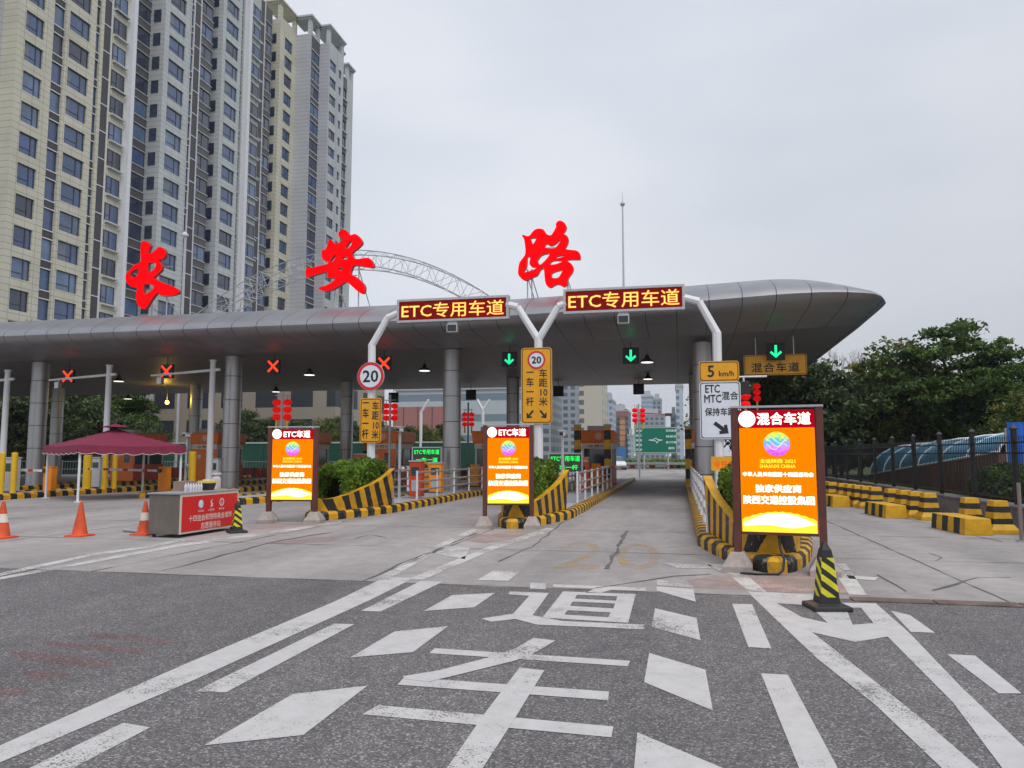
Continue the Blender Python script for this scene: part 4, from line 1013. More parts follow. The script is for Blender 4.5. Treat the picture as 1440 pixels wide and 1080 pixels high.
# lane-side white posts with horizontal arms (left)
def arm_post(px, x, ytop, arm_px, lab):
    q = at_x(px, 640, x); y = q.y; t = at_y(px, ytop, y); e = at_y(arm_px, ytop + 11, y)
    rt = thing('arm_post', lab, 'post', (x, y, .17), 0, 'white posts with long horizontal arms')
    mb = MB(); mb.cyl((0, 0, 0), (0, 0, t.z - .17), .15, .12, 14); mb.cyl((0, 0, 0), (0, 0, .5), .2, .15, 14); mb.cyl((0, 0, t.z - .17), (0, 0, t.z - .12), .16, .16, 14); mb.build('pole', M_white, rt, smooth=True)
    mb = MB(); mb.cyl((.35, 0, t.z - .55), (e.x - x, 0, t.z - .75), .07, .045, 10); mb.build('arm', M_white, rt)
    mb = MB(); mb.box((e.x - x + .5, -.02, t.z - 1.0), (.22, .22, .3)); mb.cyl((e.x - x + .5, 0, t.z - .9), (e.x - x + .5, 0, t.z - .7), .03); mb.build('detector_box', M_galv, rt, bevel=.01)
arm_post(4, -30.8, 522, -70, 'white arm post at the left edge of the picture')
arm_post(148, -25.4, 515, 70, 'white arm post behind the maroon umbrella')
arm_post(295, -20.2, 508, 213, 'white arm post between the umbrella and the second column')
# tall yellow guard posts
for i, (px, x, r, h, lb) in enumerate(((4, -25.6, .11, 1.55, 'leftmost yellow guard post at the picture edge'), (21, -25.2, .11, 1.55, 'yellow guard post just left of the leftmost column'), (124, -24.9, .17, 1.45, 'thick yellow guard post right of the umbrella leg'),
                       (148.5, -24.6, .11, 1.5, 'yellow guard post touching the white arm post'), (162.5, -24.4, .11, 1.5, 'yellow guard post right of the white arm post'), (271, -20.0, .15, 1.6, 'yellow guard post beside the second white arm post'))):
    q = at_x(px, 640, x); o = MB().cyl((0, 0, 0), (0, 0, h), r, r, 18).cyl((0, 0, h), (0, 0, h + .03), r, r * .8, 18).build('guard_post', mat('guard yellow', (.66, .40, .01), .4, var=.1), smooth=True)
    o.location = (q.x, q.y, .17); tag(o, lb, 'bollard', 'yellow guard posts')

# ================================================================== LANTERNS
def lantern_string(px, py, y, r, lab, n=3):
    c = at_y(px, py, y); rt = thing('lantern_string', lab, 'lanterns', tuple(c), 0, 'strings of red lanterns')
    for i in range(n):
        mb = MB(); z = -i * r * 1.62
        mb.lathe([(r * .35, r * .72), (r * .75, r * .5), (r, 0), (r * .75, -r * .5), (r * .35, -r * .72)], 16, 0, (0, 0, z)); mb.build('lantern', M_lantern, rt, smooth=True)
    mb = MB(); zb = -(n - 1) * r * 1.62 - r * .7; mb.cyl((0, 0, zb), (0, 0, zb - r * 2.2), r * .22, r * .28, 8); mb.build('tassel', M_gold, rt)
    mb = MB(); mb.cyl((0, 0, r * .7), (0, 0, r * 1.6), .012, n=5); mb.build('cord', M_dark, rt)
def lantern_pole(px, ytop, y, lab, sep, r, ly, llab):
    b = at_y(px, ytop, y); rt = thing('lamp_post', lab, 'post', (b.x, y, .0), 0, 'slim poles hung with lanterns')
    mb = MB(); mb.cyl((0, 0, 0), (0, 0, b.z), .06, .05, 10); mb.build('pole', M_greyp, rt)
    c = at_y(px, ly, y); mb = MB(); mb.cyl((-sep - .08, 0, c.z + r * 1.6), (sep + .08, 0, c.z + r * 1.6), .02, n=6); mb.build('crossbar', M_greyp, rt)
    for s_, side in ((-1, 'left'), (1, 'right')):
        q = at_y(px, ly, y); lantern_string(proj((q.x + s_ * sep, y, q.z))[0], ly, y, r, '%s string of red lanterns %s' % (side, llab))
lantern_pole(397, 552, 31, 'slim pole between two lantern strings above the left screen', .26, .20, 566, 'above the left bright screen')
lantern_pole(549, 555, 33, 'slim pole between two lantern strings right of the 20 sign post', .20, .17, 571, 'just right of the yellow sign below the 20')
lantern_pole(658.5, 566, 42, 'slim pole between two lantern strings right of the middle column', .20, .17, 583, 'right of the middle column')
lantern_pole(898, 568, 56, 'slim pole between two lantern strings in front of the green highway sign', .27, .22, 577, 'above the green highway sign')
q = at_y(1048, 558, 25); lantern_string(1048, 557, 25, .17, 'red lanterns right beside the white ETC sign', 2)
lantern_string(1064, 543, 33, .16, 'red lanterns below the hanging yellow sign', 3)
mb = MB(); c = at_y(1046, 546, 25); rt = thing('speaker_box', 'dark box on a white bracket beside the white ETC sign', 'speaker', tuple(c)); mb.box((0, 0, 0), (.32, .3, .42)); mb.build('housing', M_black, rt, bevel=.02)
mb = MB(); mb.cyl((-.4, 0, .36), (.7, 0, .36), .03); mb.cyl((0, 0, .2), (0, 0, .36), .03); mb.build('bracket', M_white, rt)

# rear gantry posts seen from behind (exit side)
def rear_post(px, pts_arm, y, lab, base_y=.0):
    b = at_y(px, 640, y); rt = thing('gantry_post', lab, 'post', (b.x, y, .0), 0, 'white posts beyond the canopy')
    top = pts_arm[0][0]; t = at_y(*top, y); mb = MB(); mb.cyl((b.x, y, 0), tuple(t), .13, .12, 8); mb.build('pole', M_white, rt, (b.x, y, 0))
    for arm in pts_arm:
        mb = MB(); mb.tube([tuple(at_y(*q, y)) for q in arm], .11, 8); mb.build('arm', M_white, rt, (b.x, y, 0))
rear_post(591.5, [[(592, 580), (603, 562)]], 58, 'far white bent post behind the left green-lettered display')
rear_post(679, [[(679, 577), (671, 562)], [(679, 577), (689, 562)]], 58, 'far white Y-shaped post seen right of the middle column')

# ================================================================== BRIGHT SCREENS
M_ball = bpy.data.materials.new('rainbow emblem'); M_ball.use_nodes = True
t = M_ball.node_tree; b = t.nodes['Principled BSDF']; tc = N(t, 'ShaderNodeTexCoord'); sp = N(t, 'ShaderNodeSeparateXYZ'); t.links.new(tc.outputs['Object'], sp.inputs[0])
mr = N(t, 'ShaderNodeMapRange'); mr.inputs[1].default_value = 1.56; mr.inputs[2].default_value = 2.04; t.links.new(sp.outputs['Z'], mr.inputs[0])
ns = N(t, 'ShaderNodeTexNoise'); ns.inputs['Scale'].default_value = 22; t.links.new(tc.outputs['Object'], ns.inputs['Vector'])
ma = N(t, 'ShaderNodeMath', operation='MULTIPLY_ADD'); t.links.new(ns.outputs['Fac'], ma.inputs[0]); ma.inputs[1].default_value = .5; t.links.new(mr.outputs[0], ma.inputs[2])
rp = N(t, 'ShaderNodeValToRGB'); cr_ = rp.color_ramp
cr_.elements[0].position = .2; cr_.elements[0].color = (.75, 0, .8, 1); cr_.elements[1].position = 1.0; cr_.elements[1].color = (1, .75, .05, 1)
for p_, c_ in ((.42, (.7, .12, .95, 1)), (.58, (.75, .3, .9, 1)), (.68, (.1, .45, .9, 1)), (.78, (.1, .75, .5, 1)), (.88, (.75, .85, .1, 1))):
    e = cr_.elements.new(p_); e.color = c_
sb = N(t, 'ShaderNodeMath', operation='SUBTRACT'); t.links.new(ma.outputs[0], sb.inputs[0]); sb.inputs[1].default_value = .12
t.links.new(sb.outputs[0], rp.inputs[0]); t.links.new(rp.outputs[0], b.inputs['Emission Color']); b.inputs['Emission Strength'].default_value = 1.0; b.inputs['Base Color'].default_value = (.02, .02, .02, 1)
def screen(loc, rz, head, hw, lab, sc=1.0):
    """light box on two posts with pyramid feet: 1.02 wide face from z .62 to 2.07, red header to 2.33"""
    rt = thing('light_box_screen', lab, 'illuminated sign', loc, rz, 'bright orange screens in front of the islands')
    rt.scale = (sc, sc, sc)
    z0, z1, z2 = .56, 2.04, 2.30; w_ = 1.04
    for s_ in (-1, 1):
        mb = MB(); mb.bb(s_ * (w_ / 2 + .055) - .05, s_ * (w_ / 2 + .055) + .05, -.06, .10, .14, z2 + .03); mb.build('post', M_brown, rt, bevel=.008)
        mb = MB(); fx = s_ * (w_ / 2 + .06)
        vs = [(fx + a * .2, b * .24, 0) for a, b in ((-1, -1), (1, -1), (1, 1), (-1, 1))] + [(fx + a * .2, b * .24, .08) for a, b in ((-1, -1), (1, -1), (1, 1), (-1, 1))] + [(fx + a * .09, b * .11, .27) for a, b in ((-1, -1), (1, -1), (1, 1), (-1, 1))]
        mb.add(vs, [(3, 2, 1, 0)] + [(k * 4 + i, k * 4 + (i + 1) % 4, k * 4 + 4 + (i + 1) % 4, k * 4 + 4 + i) for k in range(2) for i in range(4)] + [(8, 9, 10, 11)]); mb.build('foot', M_conc, rt)
    mb = MB(); mb.bb(-w_ / 2, w_ / 2, -.03, .09, z0 - .04, z2); mb.build('cabinet', M_brown, rt)
    mb = MB(); mb.bb(-w_ / 2 - .11, w_ / 2 + .11, -.07, .11, z2 + .031, z2 + .06); mb.build('top_cap', M_greyp, rt)
    mb = MB(); f = -.034
    mb.add([(-w_ / 2 + .01, f, z0), (w_ / 2 - .01, f, z0), (w_ / 2 - .01, f, z1), (-w_ / 2 + .01, f, z1)], [(0, 1, 2, 3)]); mb.build('screen_face', M_sc_or, rt)
    mb = MB(); mb.add([(-w_ / 2 + .01, f, z1 + .004), (w_ / 2 - .01, f, z1 + .004), (w_ / 2 - .01, f, z2 - .01), (-w_ / 2 + .01, f, z2 - .01)], [(0, 1, 2, 3)]); mb.build('header', M_sc_red, rt)
    f = -.038; mb = MB()
    put_text(mb, head, (.10, f, (z1 + z2) / 2), hw, .17, 0, .03)
    cc = circ(.118, 24); mb.add([(x - .40, f, z + (z1 + z2) / 2) for x, z in cc], [tuple(range(24))])
    put_text(mb, '中华人民共和国第十四届运动会', (0, f, 1.377), .95, .066, 0, .03)
    put_text(mb, '独家供应商', (0, f, 1.176), .61, .108, 0, .04); put_text(mb, '陕西交通控股集团', (0, f, 1.015), .95, .118, 0, .04)
    n = 20; x_ = [-w_ / 2 + .02 + (w_ - .04) * i / n for i in range(n + 1)]
    mb2 = MB(); mb2.add([(x, f + .002, z0 + .002) for x in x_] + [(x, f + .002, z0 + .285 - .45 * x * x + .012 * (i % 2)) for i, x in enumerate(x_)], [(i, i + 1, n + 2 + i, n + 1 + i) for i in range(n)])
    put_text(mb2, '全运陕西 2021', (0, f, 1.567), .48, .062, 0, .03); put_text(mb2, 'SHAANXI CHINA', (0, f, 1.492), .48, .048, 0, .03)
    mb2.build('graphic', M_sc_yel, rt)
    mb.add([(x * .98, f - .002, z0 + .085 + .02 * math.sin(3 + x * 9) + .09 * x * x) for x in x_] + [(x * .98, f - .002, z0 + .27 - .62 * x * x) for x in x_], [(i, i + 1, n + 2 + i, n + 1 + i) for i in range(n)])
    mb.build('lettering', M_sc_wh, rt)
    mb = MB(); em = [(x * 1.02, z) for x, z in circ(.175, 32)]; mb.add([(x, f, z + 1.81) for x, z in em], [tuple(range(32))]); e = mb.build('emblem', M_ball, rt)
    mb = MB()
    for k in range(3):
        mb.tube([(-.14 + .28 * i / 8, f - .004, 1.81 + .05 - k * .045 + .045 * math.sin(i * .9 + k)) for i in range(9)], .006, 4)
    mb.build('emblem_mark', mat('emblem white strokes', (.2, .2, .2), .5, emit=(1, .9, .6), estr=.8), rt)
    return rt
def facing(p): return math.atan2(-p[0], p[1]) * 0
g3 = (gnd(1045, 803) + gnd(1151, 806)) / 2
screen((g3.x, g3.y - .05, 0), -R_(8), '混合车道', .72, 'large bright orange screen headed 混合车道, nearest the camera at the right', 1.0)
g2 = (gnd(683, 739) + gnd(749, 739)) / 2
sc2 = screen((g2.x + .13, min(g2.y, 17.2), 0), YAW * .8, 'ETC车道', .66, 'bright orange screen headed ETC车道 in front of the middle island', 1.0); sc2.scale = (.93, 1, 1)
g1 = (gnd(382, 735) + gnd(437, 735)) / 2
screen((g1.x, g1.y, 0), YAW * .8, 'ETC车道', .66, 'leftmost bright orange screen headed ETC车道, right of the stall counter', 1.0)
# cable loop hanging from the big screen down the planter nose
rt_p = [gnd(1088, 788, .1 + .0)]
mb = MB(); yq = ISL[0][2]; mb.tube([(1.36, yq + .36, .62), (1.38, yq + .28, .46), (1.37, yq + .10, .34), (1.40, yq - .03, .20), (1.37, yq - .10, .06), (1.30, yq - .16, .02), (1.0, yq - .2, .02), (.8, yq - .16, .02)], .018, 6)
tag(mb.build('power_cable', M_black), 'black cable looping over the planter nose below the large bright screen', 'cable')

# ================================================================== CONES
def pyramid_cone(loc, rz, lab, s=1.0, chev=False):
    rt = thing('traffic_cone', lab, 'traffic cone', loc, rz, 'black and yellow square cones'); rt.scale = (s, s, s)
    mb = MB(); mb.lathe([(.20, 0), (.205, .02), (.20, .05), (.15, .065), (.13, .075)], 4, sq=True); mb.build('base', M_black, rt, bevel=.006)
    mb = MB(); prof_ = [(.110, .075), (.100, .14), (.065, .56), (.052, .64), (.012, .73)]
    # four faces with diagonal stripes
    vs = []; fs = []; phs = []
    def col(z):
        return None
    for f_ in range(4):
        a = f_ * math.pi / 2; co, si = math.cos(a), math.sin(a)
        for k in range(len(prof_) - 1):
            (r0, za), (r1, zb) = prof_[k], prof_[k + 1]
            q = [(-r0, -r0, za), (r0, -r0, za), (r1, -r1, zb), (-r1, -r1, zb)]
            b0 = len(vs); vs += [(x * co - y * si, x * si + y * co, z) for x, y, z in q]; fs.append((b0, b0 + 1, b0 + 2, b0 + 3))
            sg = 1 if (f_ % 2 == 0 or not chev) else -1
            if k == 1: phs.append([(z * 1.0 + sg * x * .75) / .145 + .15 for x, y, z in q])
            else: phs.append([.7] * 4)
    mb.addf(vs, fs, 0, phs); mb.build('cone_body', M_cone, rt)
    return rt
p = gnd(1163, 856); pyramid_cone((p.x, p.y, .0), R_(12), 'black and yellow striped square cone standing right of the large bright screen', .98)
p = gnd(333, 749); pyramid_cone((p.x, p.y, 0), R_(45), 'black and yellow striped square cone at the right end of the stall counter', .92, True)
def round_cone(loc, lab, s=1.0, band=False):
    rt = thing('traffic_cone', lab, 'traffic cone', loc, 0, 'orange road cones'); rt.scale = (s, s, s)
    mb = MB(); mb.lathe([(.20, 0), (.20, .03), (.15, .045)], 4, 0, ph=[.8] * 3, sq=True); mb.build('base', M_coneo, rt)
    mb = MB(); bands = [(.15, .045, .8), (.145, .06, .8), (.10, .30, .8), (.1, .301, .2 if band else .8), (.07, .46, .2 if band else .8), (.07, .461, .8), (.03, .69, .8), (.015, .70, .8)]
    mb.lathe([(r, z) for r, z, _ in bands], 24, 0, ph=[q for _, _, q in bands]); mb.build('cone_body', M_coneo, rt, smooth=True)
p = gnd(112, 754); round_cone((p.x, p.y, 0), 'plain red-orange road cone standing alone left of the stall counter', 1.0)
p = gnd(2, 757); round_cone((p.x, p.y, 0), 'orange road cone with a white band, cut by the left picture edge', 1.05, True)
p = gnd(203, 752); round_cone((p.x, p.y, 0), 'orange road cone with a white band, half hidden behind the stall counter', 1.0, True)

# ================================================================== STALL COUNTER, UMBRELLA
A = gnd(251, 757); Bp = gnd(333, 744); S_ = gnd(208, 750)
dx = (Bp - A).xy; Lc = dx.length; ang = math.atan2(dx.y, dx.x)
Lc = min(Lc, 2.2); dep = .72; H = .86
rt = thing('stall_counter', 'grey wheeled counter with a red lettered front panel', 'counter', (A.x, A.y, 0), ang)
mb = MB(); mb.bb(0, Lc, 0.0, dep, .07, H); mb.build('body', mat('brown grey sheet', (.14, .12, .10), .45, var=.15), rt, bevel=.01)
mb = MB(); mb.bb(-.03, Lc + .03, -.03, dep + .03, H + .001, H + .035); mb.build('counter_top', mat('grey top', (.3, .31, .32), .4), rt, bevel=.006)
mb = MB(); mb.bb(.0, Lc, -.015, -.001, .07, H); mb.build('front_frame', mat('cream trim', (.6, .52, .45), .5), rt)
mb = MB(); mb.bb(.05, Lc - .05, -.025, -.0155, .11, H - .05); mb.build('front_panel', mat('red vinyl', (.62, .012, .015), .4), rt)
mw = mat('pale print', (.75, .6, .55), .5)
mb = MB(); put_text(mb, '十四运会和残特奥会城市', (Lc / 2, -.029, .36), Lc * .74, .13, 0, .015); put_text(mb, '志愿服务站', (Lc / 2, -.029, .19), Lc * .34, .13, 0, .015)
for i, xx in enumerate((.32, .5, .68)): put_text(mb, ('全运会', '志愿者', '青年会')[i], (Lc * xx, -.029, .50), .2, .045, 0, .01)
mb.build('lettering', mw, rt)
mb = MB(); mb.add([(Lc * .32 + x, -.029, .64 + z) for x, z in circ(.085, 20)], [tuple(range(20))]); mb.build('emblem', mat('emblem silver', (.5, .6, .7), .4, var=.4, vscale=18), rt)
mb = MB(); mb.add([(Lc * .5 + x, -.029, .64 + z) for x, z in [(-.04, -.08), (.03, -.08), (.05, -.02), (.0, .02), (.04, .1), (-.04, .03), (-.01, -.02)]], [(0, 1, 2, 6), (6, 2, 3, 5), (5, 3, 4)]); mb.build('emblem', mw, rt)
mb = MB(); ring_plate(mb, circ(.085, 20), circ(.06, 20), -.029, 0, .64, Lc * .68); put_text(mb, '心', (Lc * .68, -.0295, .64), .08, .08, 0, .01); mb.build('emblem', mw, rt)
for xx, yy in ((.08, .08), (Lc - .08, .08), (.08, dep - .08), (Lc - .08, dep - .08)):
    mb = MB(); mb.cyl((xx - .02, yy, .035), (xx + .02, yy, .035), .035, n=12); mb.build('wheel', M_black, rt)
Mct = Matrix.Translation((A.x, A.y, 0)) @ Matrix.Rotation(ang, 4, 'Z')
def onc(x, y): return Mct @ Vector((x, y, H + .036))
for i in range(7):
    p = onc(.62 + .085 * (i % 5) + .02 * (i // 5), .22 + .14 * (i // 5)); mb = MB()
    mb.lathe([(.026, 0), (.028, .01), (.028, .12), (.012, .155), (.012, .175)], 12); o = mb.build('water_bottle', mat('bottle plastic', (.62, .6, .66), .15, var=.3, vscale=20), smooth=True)
    o.location = p; tag(o, 'small clear plastic water bottle standing in a cluster on the stall counter', 'bottle', 'bottles on the stall counter')
p = onc(1.28, .3); rt = thing('basket', 'black basket with a yellow rim on the stall counter', 'basket', p, ang)
mb = MB(); mb.lathe([(.10, 0), (.13, .15)], 4, sq=True); mb.build('tub', M_black, rt); mb = MB(); mb.lathe([(.15, .151), (.155, .19), (.12, .20)], 4, sq=True); mb.build('rim', mat('yellow plastic', (.75, .6, .08), .4), rt)
p = onc(1.58, .45); rt = thing('paper_box', 'white printed paper box beside the black basket', 'box', p, ang); mb = MB(); mb.bb(-.16, .16, -.08, .08, 0, .22); mb.build('carton', mat('white card', (.62, .58, .6), .6, var=.15, vscale=20), rt, bevel=.004); mb = MB(); mb.bb(-.10, .10, -.083, -.081, .07, .15); mb.build('label_print', mat('pink print', (.6, .3, .4), .6), rt)
p = onc(1.88, .5); mb = MB(); mb.lathe([(.09, 0), (.10, .03), (.10, .24), (.06, .28), (.06, .31), (.11, .32), (.11, .36)], 16); o = mb.build('storage_jar', mat('clear jar', (.6, .55, .56), .15), smooth=True); o.location = p; tag(o, 'pale jar with a wide lid at the right end of the stall counter', 'jar')
p = onc(.95, .62); rt = thing('carton', 'brown carton behind the bottles on the stall counter', 'box', p, ang); mb = MB(); mb.bb(-.2, .2, -.13, .13, 0, .2); mb.build('box_body', mat('brown card', (.3, .2, .16), .7, var=.15), rt, bevel=.004); mb = MB(); mb.bb(-.2, .2, -.02, .02, .2005, .203); mb.build('tape', mat('tape', (.5, .4, .3), .3), rt)
# a folded pole lying on the ground left of the counter
p = gnd(175, 748); q = gnd(207, 751); mb = MB(); mb.cyl((p.x, p.y, .05), (q.x, q.y, .05), .05, n=8); tag(mb.build('metal_pole', M_galv), 'short grey metal pole lying on the concrete left of the counter', 'pole')

uz = 30.0
cU = Vector((-15.3 * math.cos(YAW) - 29.7 * math.sin(YAW), -15.3 * math.sin(YAW) + 29.7 * math.cos(YAW))); cx, cy = cU
rt = thing('market_umbrella', 'large maroon square parasol tent with a scalloped valance on white legs', 'parasol', (cx, cy, 0), R_(59))
hwU = 1.92; ze, zp = 1.96, 2.72
mb = MB(); n = 8; vs = []; 
def upt(u, v):       # square canopy with a soft hipped shape
    m_ = max(abs(u), abs(v)); z = zp - (zp - ze) * (m_ ** .85) + .05 * (abs(u * v)); return (u * hwU, v * hwU, z)
G = 16
vs = [upt(-1 + 2 * i / G, -1 + 2 * j / G) for j in range(G + 1) for i in range(G + 1)]
mb.add(vs, [(j * (G + 1) + i, j * (G + 1) + i + 1, (j + 1) * (G + 1) + i + 1, (j + 1) * (G + 1) + i) for j in range(G) for i in range(G)]); mb.build('canopy', M_maroon, rt, smooth=True)
mb = MB(); mbt = MB(); K = 7 * 6
for side in range(4):
    a = side * math.pi / 2; co, si = math.cos(a), math.sin(a); top = []; bot = []
    for i in range(K + 1):
        u = -1 + 2 * i / K; z = upt(u, -1)[2]; x, y = u * hwU, -hwU; sc = .26 + .055 * abs(math.sin(math.pi * i / 6))
        top.append((x * co - y * si, x * si + y * co, z)); bot.append((x * co - y * si * 1.01, x * si + y * co * 1.01, z - sc))
    mb.add(top + bot, [(i, i + 1, K + 2 + i, K + 1 + i) for i in range(K)])
    mbt.tube(bot, .014, 4)
mb.build('valance', M_maroon, rt); mbt.build('trim', mat('cream piping', (.6, .55, .5), .6), rt)
mb = MB(); vs = [(u * .55, v * .55, zp + .14 - .14 * max(abs(u), abs(v))) for v in (-1, 0, 1) for u in (-1, 0, 1)]
mb.add(vs, [(j * 3 + i, j * 3 + i + 1, j * 3 + 4 + i, j * 3 + 3 + i) for j in range(2) for i in range(2)]); mb.lathe([(.03, .13), (.03, .2), (.005, .24)], 8, 0, (0, 0, zp)); mb.build('vent_cap', M_maroon, rt)
for u, v in ((-1, -1), (1, -1), (1, 1), (-1, 1)):
    mb = MB(); mb.cyl((u * hwU * .93, v * hwU * .93, 0), (u * hwU * .93, v * hwU * .93, ze), .045, n=8); mb.box((u * hwU * .93, v * hwU * .93, .02), (.2, .2, .04)); mb.build('leg', M_white, rt)
mb = MB()
for u in (-1, 1): mb.cyl((u * hwU * .93, -hwU * .93, ze - .02), (u * hwU * .93, hwU * .93, ze - .02), .02, n=6); mb.cyl((-hwU * .93, u * hwU * .93, ze - .02), (hwU * .93, u * hwU * .93, ze - .02), .02, n=6)
mb.build('eaves_frame', M_white, rt)

# ================================================================== RIGHT SIDE: BARRIERS, WALL, FENCE
def bline(y): return 6.62 - (y - 18.3) * .115
def make_barrel(loc, rz, lab):
    rt = thing('barrier_block', lab, 'concrete barrier', loc, rz, 'upright yellow and black concrete barrier blocks')
    mb = MB(); pr = [(.33, 0), (.33, .10), (.27, .22), (.215, .24), (.20, .45), (.19, .60), (.18, .76), (.17, .775)]
    ph = [.2, .2, .2, .2]
    mb.lathe([(.33, 0), (.33, .10), (.24, .235)], 4, 0, ph=[.2, .2, .2], sq=True)
    hs = [(.24, .236), (.168, .80)]
    mb.lathe(hs, 4, 0, ph=[.5, 2.42], sq=True)
    mb.build('block_body', M_barrel, rt, bevel=.012); return rt
blk = None; yb_ = [18.35, 19.45, 21.7, 22.5, 23.25, 24.1, 25.35, 26.1, 26.85, 27.6, 28.4, 29.6, 30.4, 31.2, 32.0, 33.2, 34, 34.8, 36, 36.8, 37.6, 39, 40, 41, 42]
ordn = ['first', 'second', 'third', 'fourth', 'fifth', 'sixth', 'seventh', 'eighth', 'ninth', 'tenth', 'eleventh', 'twelfth', 'thirteenth', 'fourteenth', 'fifteenth', 'sixteenth', 'seventeenth', 'eighteenth', 'nineteenth', 'twentieth', 'twenty-first', 'twenty-second', 'twenty-third', 'twenty-fourth', 'twenty-fifth']
for i, y in enumerate(yb_):
    x = bline(y) + (.0 if i != 1 else -.05); lab = '%s upright striped barrier block along the right lane, counting from the camera' % ordn[i]
    if blk is None: blk = make_barrel((x, y, 0), R_(6), lab); blk.scale = (.84, .84, .86)
    else: copy_thing(blk, (x, y, 0), R_(6 + rnd.uniform(-7, 7)), lab)
def make_lowblock(loc, rz, lab):
    rt = thing('kerb_block', lab, 'concrete barrier', loc, rz, 'low striped concrete kerb blocks')
    mb = MB(); w_, L_, h = .56, 1.7, .34
    vs = [(-w_ / 2, 0, 0), (w_ / 2, 0, 0), (w_ / 2, L_, 0), (-w_ / 2, L_, 0), (-w_ / 2 + .03, .02, h), (w_ / 2 - .03, .02, h), (w_ / 2 - .03, L_ - .02, h), (-w_ / 2 + .03, L_ - .02, h)]
    fs = [(3, 2, 1, 0), (4, 5, 6, 7), (0, 1, 5, 4), (1, 2, 6, 5), (2, 3, 7, 6), (3, 0, 4, 7)]
    def P(y): return y / .58 + .02
    phs = [[.2] * 4, [.2] * 4, [.2] * 4, [P(vs[q][1]) for q in fs[3]], [.2] * 4, [P(vs[q][1]) for q in fs[5]]]
    mb.addf(vs, fs, 0, phs); mb.build('block_body', M_barrel, rt, bevel=.015); return rt
lb0 = None
for i, (y, lab) in enumerate(((17.75, 'low striped kerb block in front of the wide gap between the upright blocks'), (13.5, 'low striped kerb block cut by the right picture edge'), (22.0, 'third low striped kerb block along the right lane, from the camera'),
                              (26.4, 'fourth low striped kerb block along the right lane, from the camera'), (30.6, 'fifth low striped kerb block along the right lane, from the camera'), (34.9, 'farthest low striped kerb block on the right lane'))):
    x = bline(y) - .66
    if lb0 is None: lb0 = make_lowblock((x, y, 0), R_(5), lab)
    else: copy_thing(lb0, (x, y, 0), R_(5), lab)
# low wall
M_wallr = mat('grey rendered wall', (.16, .15, .16), .85, var=.3, vscale=2, bump=.2)
mb = MB(); mb.bb(7.35, 7.75, 8, 75, -.02, .46); mb.bb(7.31, 7.79, 7.98, 75.02, .461, .52)
tag(mb.build('low_wall', M_wallr, bevel=.01), 'low grey wall under the iron fence along the right lane', 'wall')
# footway between lane and wall
sheet('verge_strip', 7.3, 7.36, YB, 90, .0, M_slab)
o = sheet('pavement', 7.3, 60, 9.6, 90, -.008, M_slab); 
sheet('planted_bank', 7.76, 60, 10, 90, .30, M_soil)
# grass behind the wall
rng = np.random.default_rng(11); n_ = 26000
P = np.stack([rng.uniform(7.8, 13, n_), rng.uniform(14, 40, n_) , np.full(n_, .33)], 1)
me = leaf_mesh('grass', P, None, .06, mat('grass blades', (.10, .19, .035), .6, var=.4, vscale=3), rng, .2, -.6)
o = bpy.data.objects.new('grass', me); C.objects.link(o); o['kind'] = 'stuff'; o['label'] = 'short green grass behind the iron fence'; o['category'] = 'grass'
# iron fence
M_iron = mat('black iron', (.014, .014, .016), .45, .2)
yk = 14.6; fence = thing('iron_fence', 'black iron picket fence standing on the low wall at the right', 'fence', (7.55, yk, .52))
ypost = [yk + 2.6 * i for i in range(18)]
for y in ypost:
    mb = MB(); mb.bb(-.05, .05, y - yk - .05, y - yk + .05, 0, 1.72); mb.lathe([(.07, 1.721), (.07, 1.75), (.015, 1.82)], 4, 0, (0, y - yk, 0), sq=True); mb.build('post', M_iron, fence)
for z in (.12, 1.18, 1.42):
    mb = MB(); mb.bb(-.018, .018, .0, 2.6 * 17, z - .02, z + .02); mb.build('rail', M_iron, fence)
mb = MB(); y = .13
while y < 2.6 * 17:
    mb.cyl((0, y, .04), (0, y, 1.52), .009, n=5, cap=False); mb.cyl((0, y, 1.52), (0, y, 1.60), .018, .002, 5, cap=False); y += .13
o = mb.build('picket', M_iron, fence); o['kind'] = 'stuff'
# garage ramp shelter with blue vaulted roof
M_blue = mat('blue polycarbonate', (.03, .22, .36), .5, var=.3, vscale=.8, joints=[('Y', .35, .03)])
M_brick = mat('brown ribbed cladding', (.17, .08, .065), .7, var=.25, vscale=1, joints=[('Y', .30, .05)])
rt = thing('ramp_shelter', 'vaulted blue roofed ramp shelter with brown walls behind the iron fence', 'shelter', (9.8, 26.4, .3)); o_ = (9.8, 26.4, .3)
def ez(y): return 1.72 - (y - 26.4) * .066
mb = MB(); mb.add([(9.8, 26.4, .3), (9.8, 43, .3), (9.8, 43, ez(43)), (9.8, 26.4, ez(26.4)), (9.6, 26.4, .3), (9.6, 43, .3), (9.6, 43, ez(43)), (9.6, 26.4, ez(26.4))], [(0, 1, 2, 3), (7, 6, 5, 4), (4, 0, 3, 7), (3, 2, 6, 7), (1, 5, 6, 2)])
mb.build('side_wall', M_brick, rt, o_)
mb = MB(); mb.bb(13.6, 13.8, 26.4, 43, .3, 1.2); mb.build('side_wall', M_brick, rt, o_)
def vp(y, a, e=0): return (11.7 - (2.05 + e) * math.cos(a), y, ez(y) + (.78 + .045 * (y - 26.4) + e) * math.sin(a))
mb = MB(); nA = 12; ys_ = [26.4 + 16.6 * i / 6 for i in range(7)]; vs = [vp(y, math.pi * k / nA) for y in ys_ for k in range(nA + 1)]
mb.add(vs, [(i * (nA + 1) + k, (i + 1) * (nA + 1) + k, (i + 1) * (nA + 1) + k + 1, i * (nA + 1) + k + 1) for i in range(6) for k in range(nA)]); mb.build('vault_roof', M_blue, rt, o_, smooth=True)
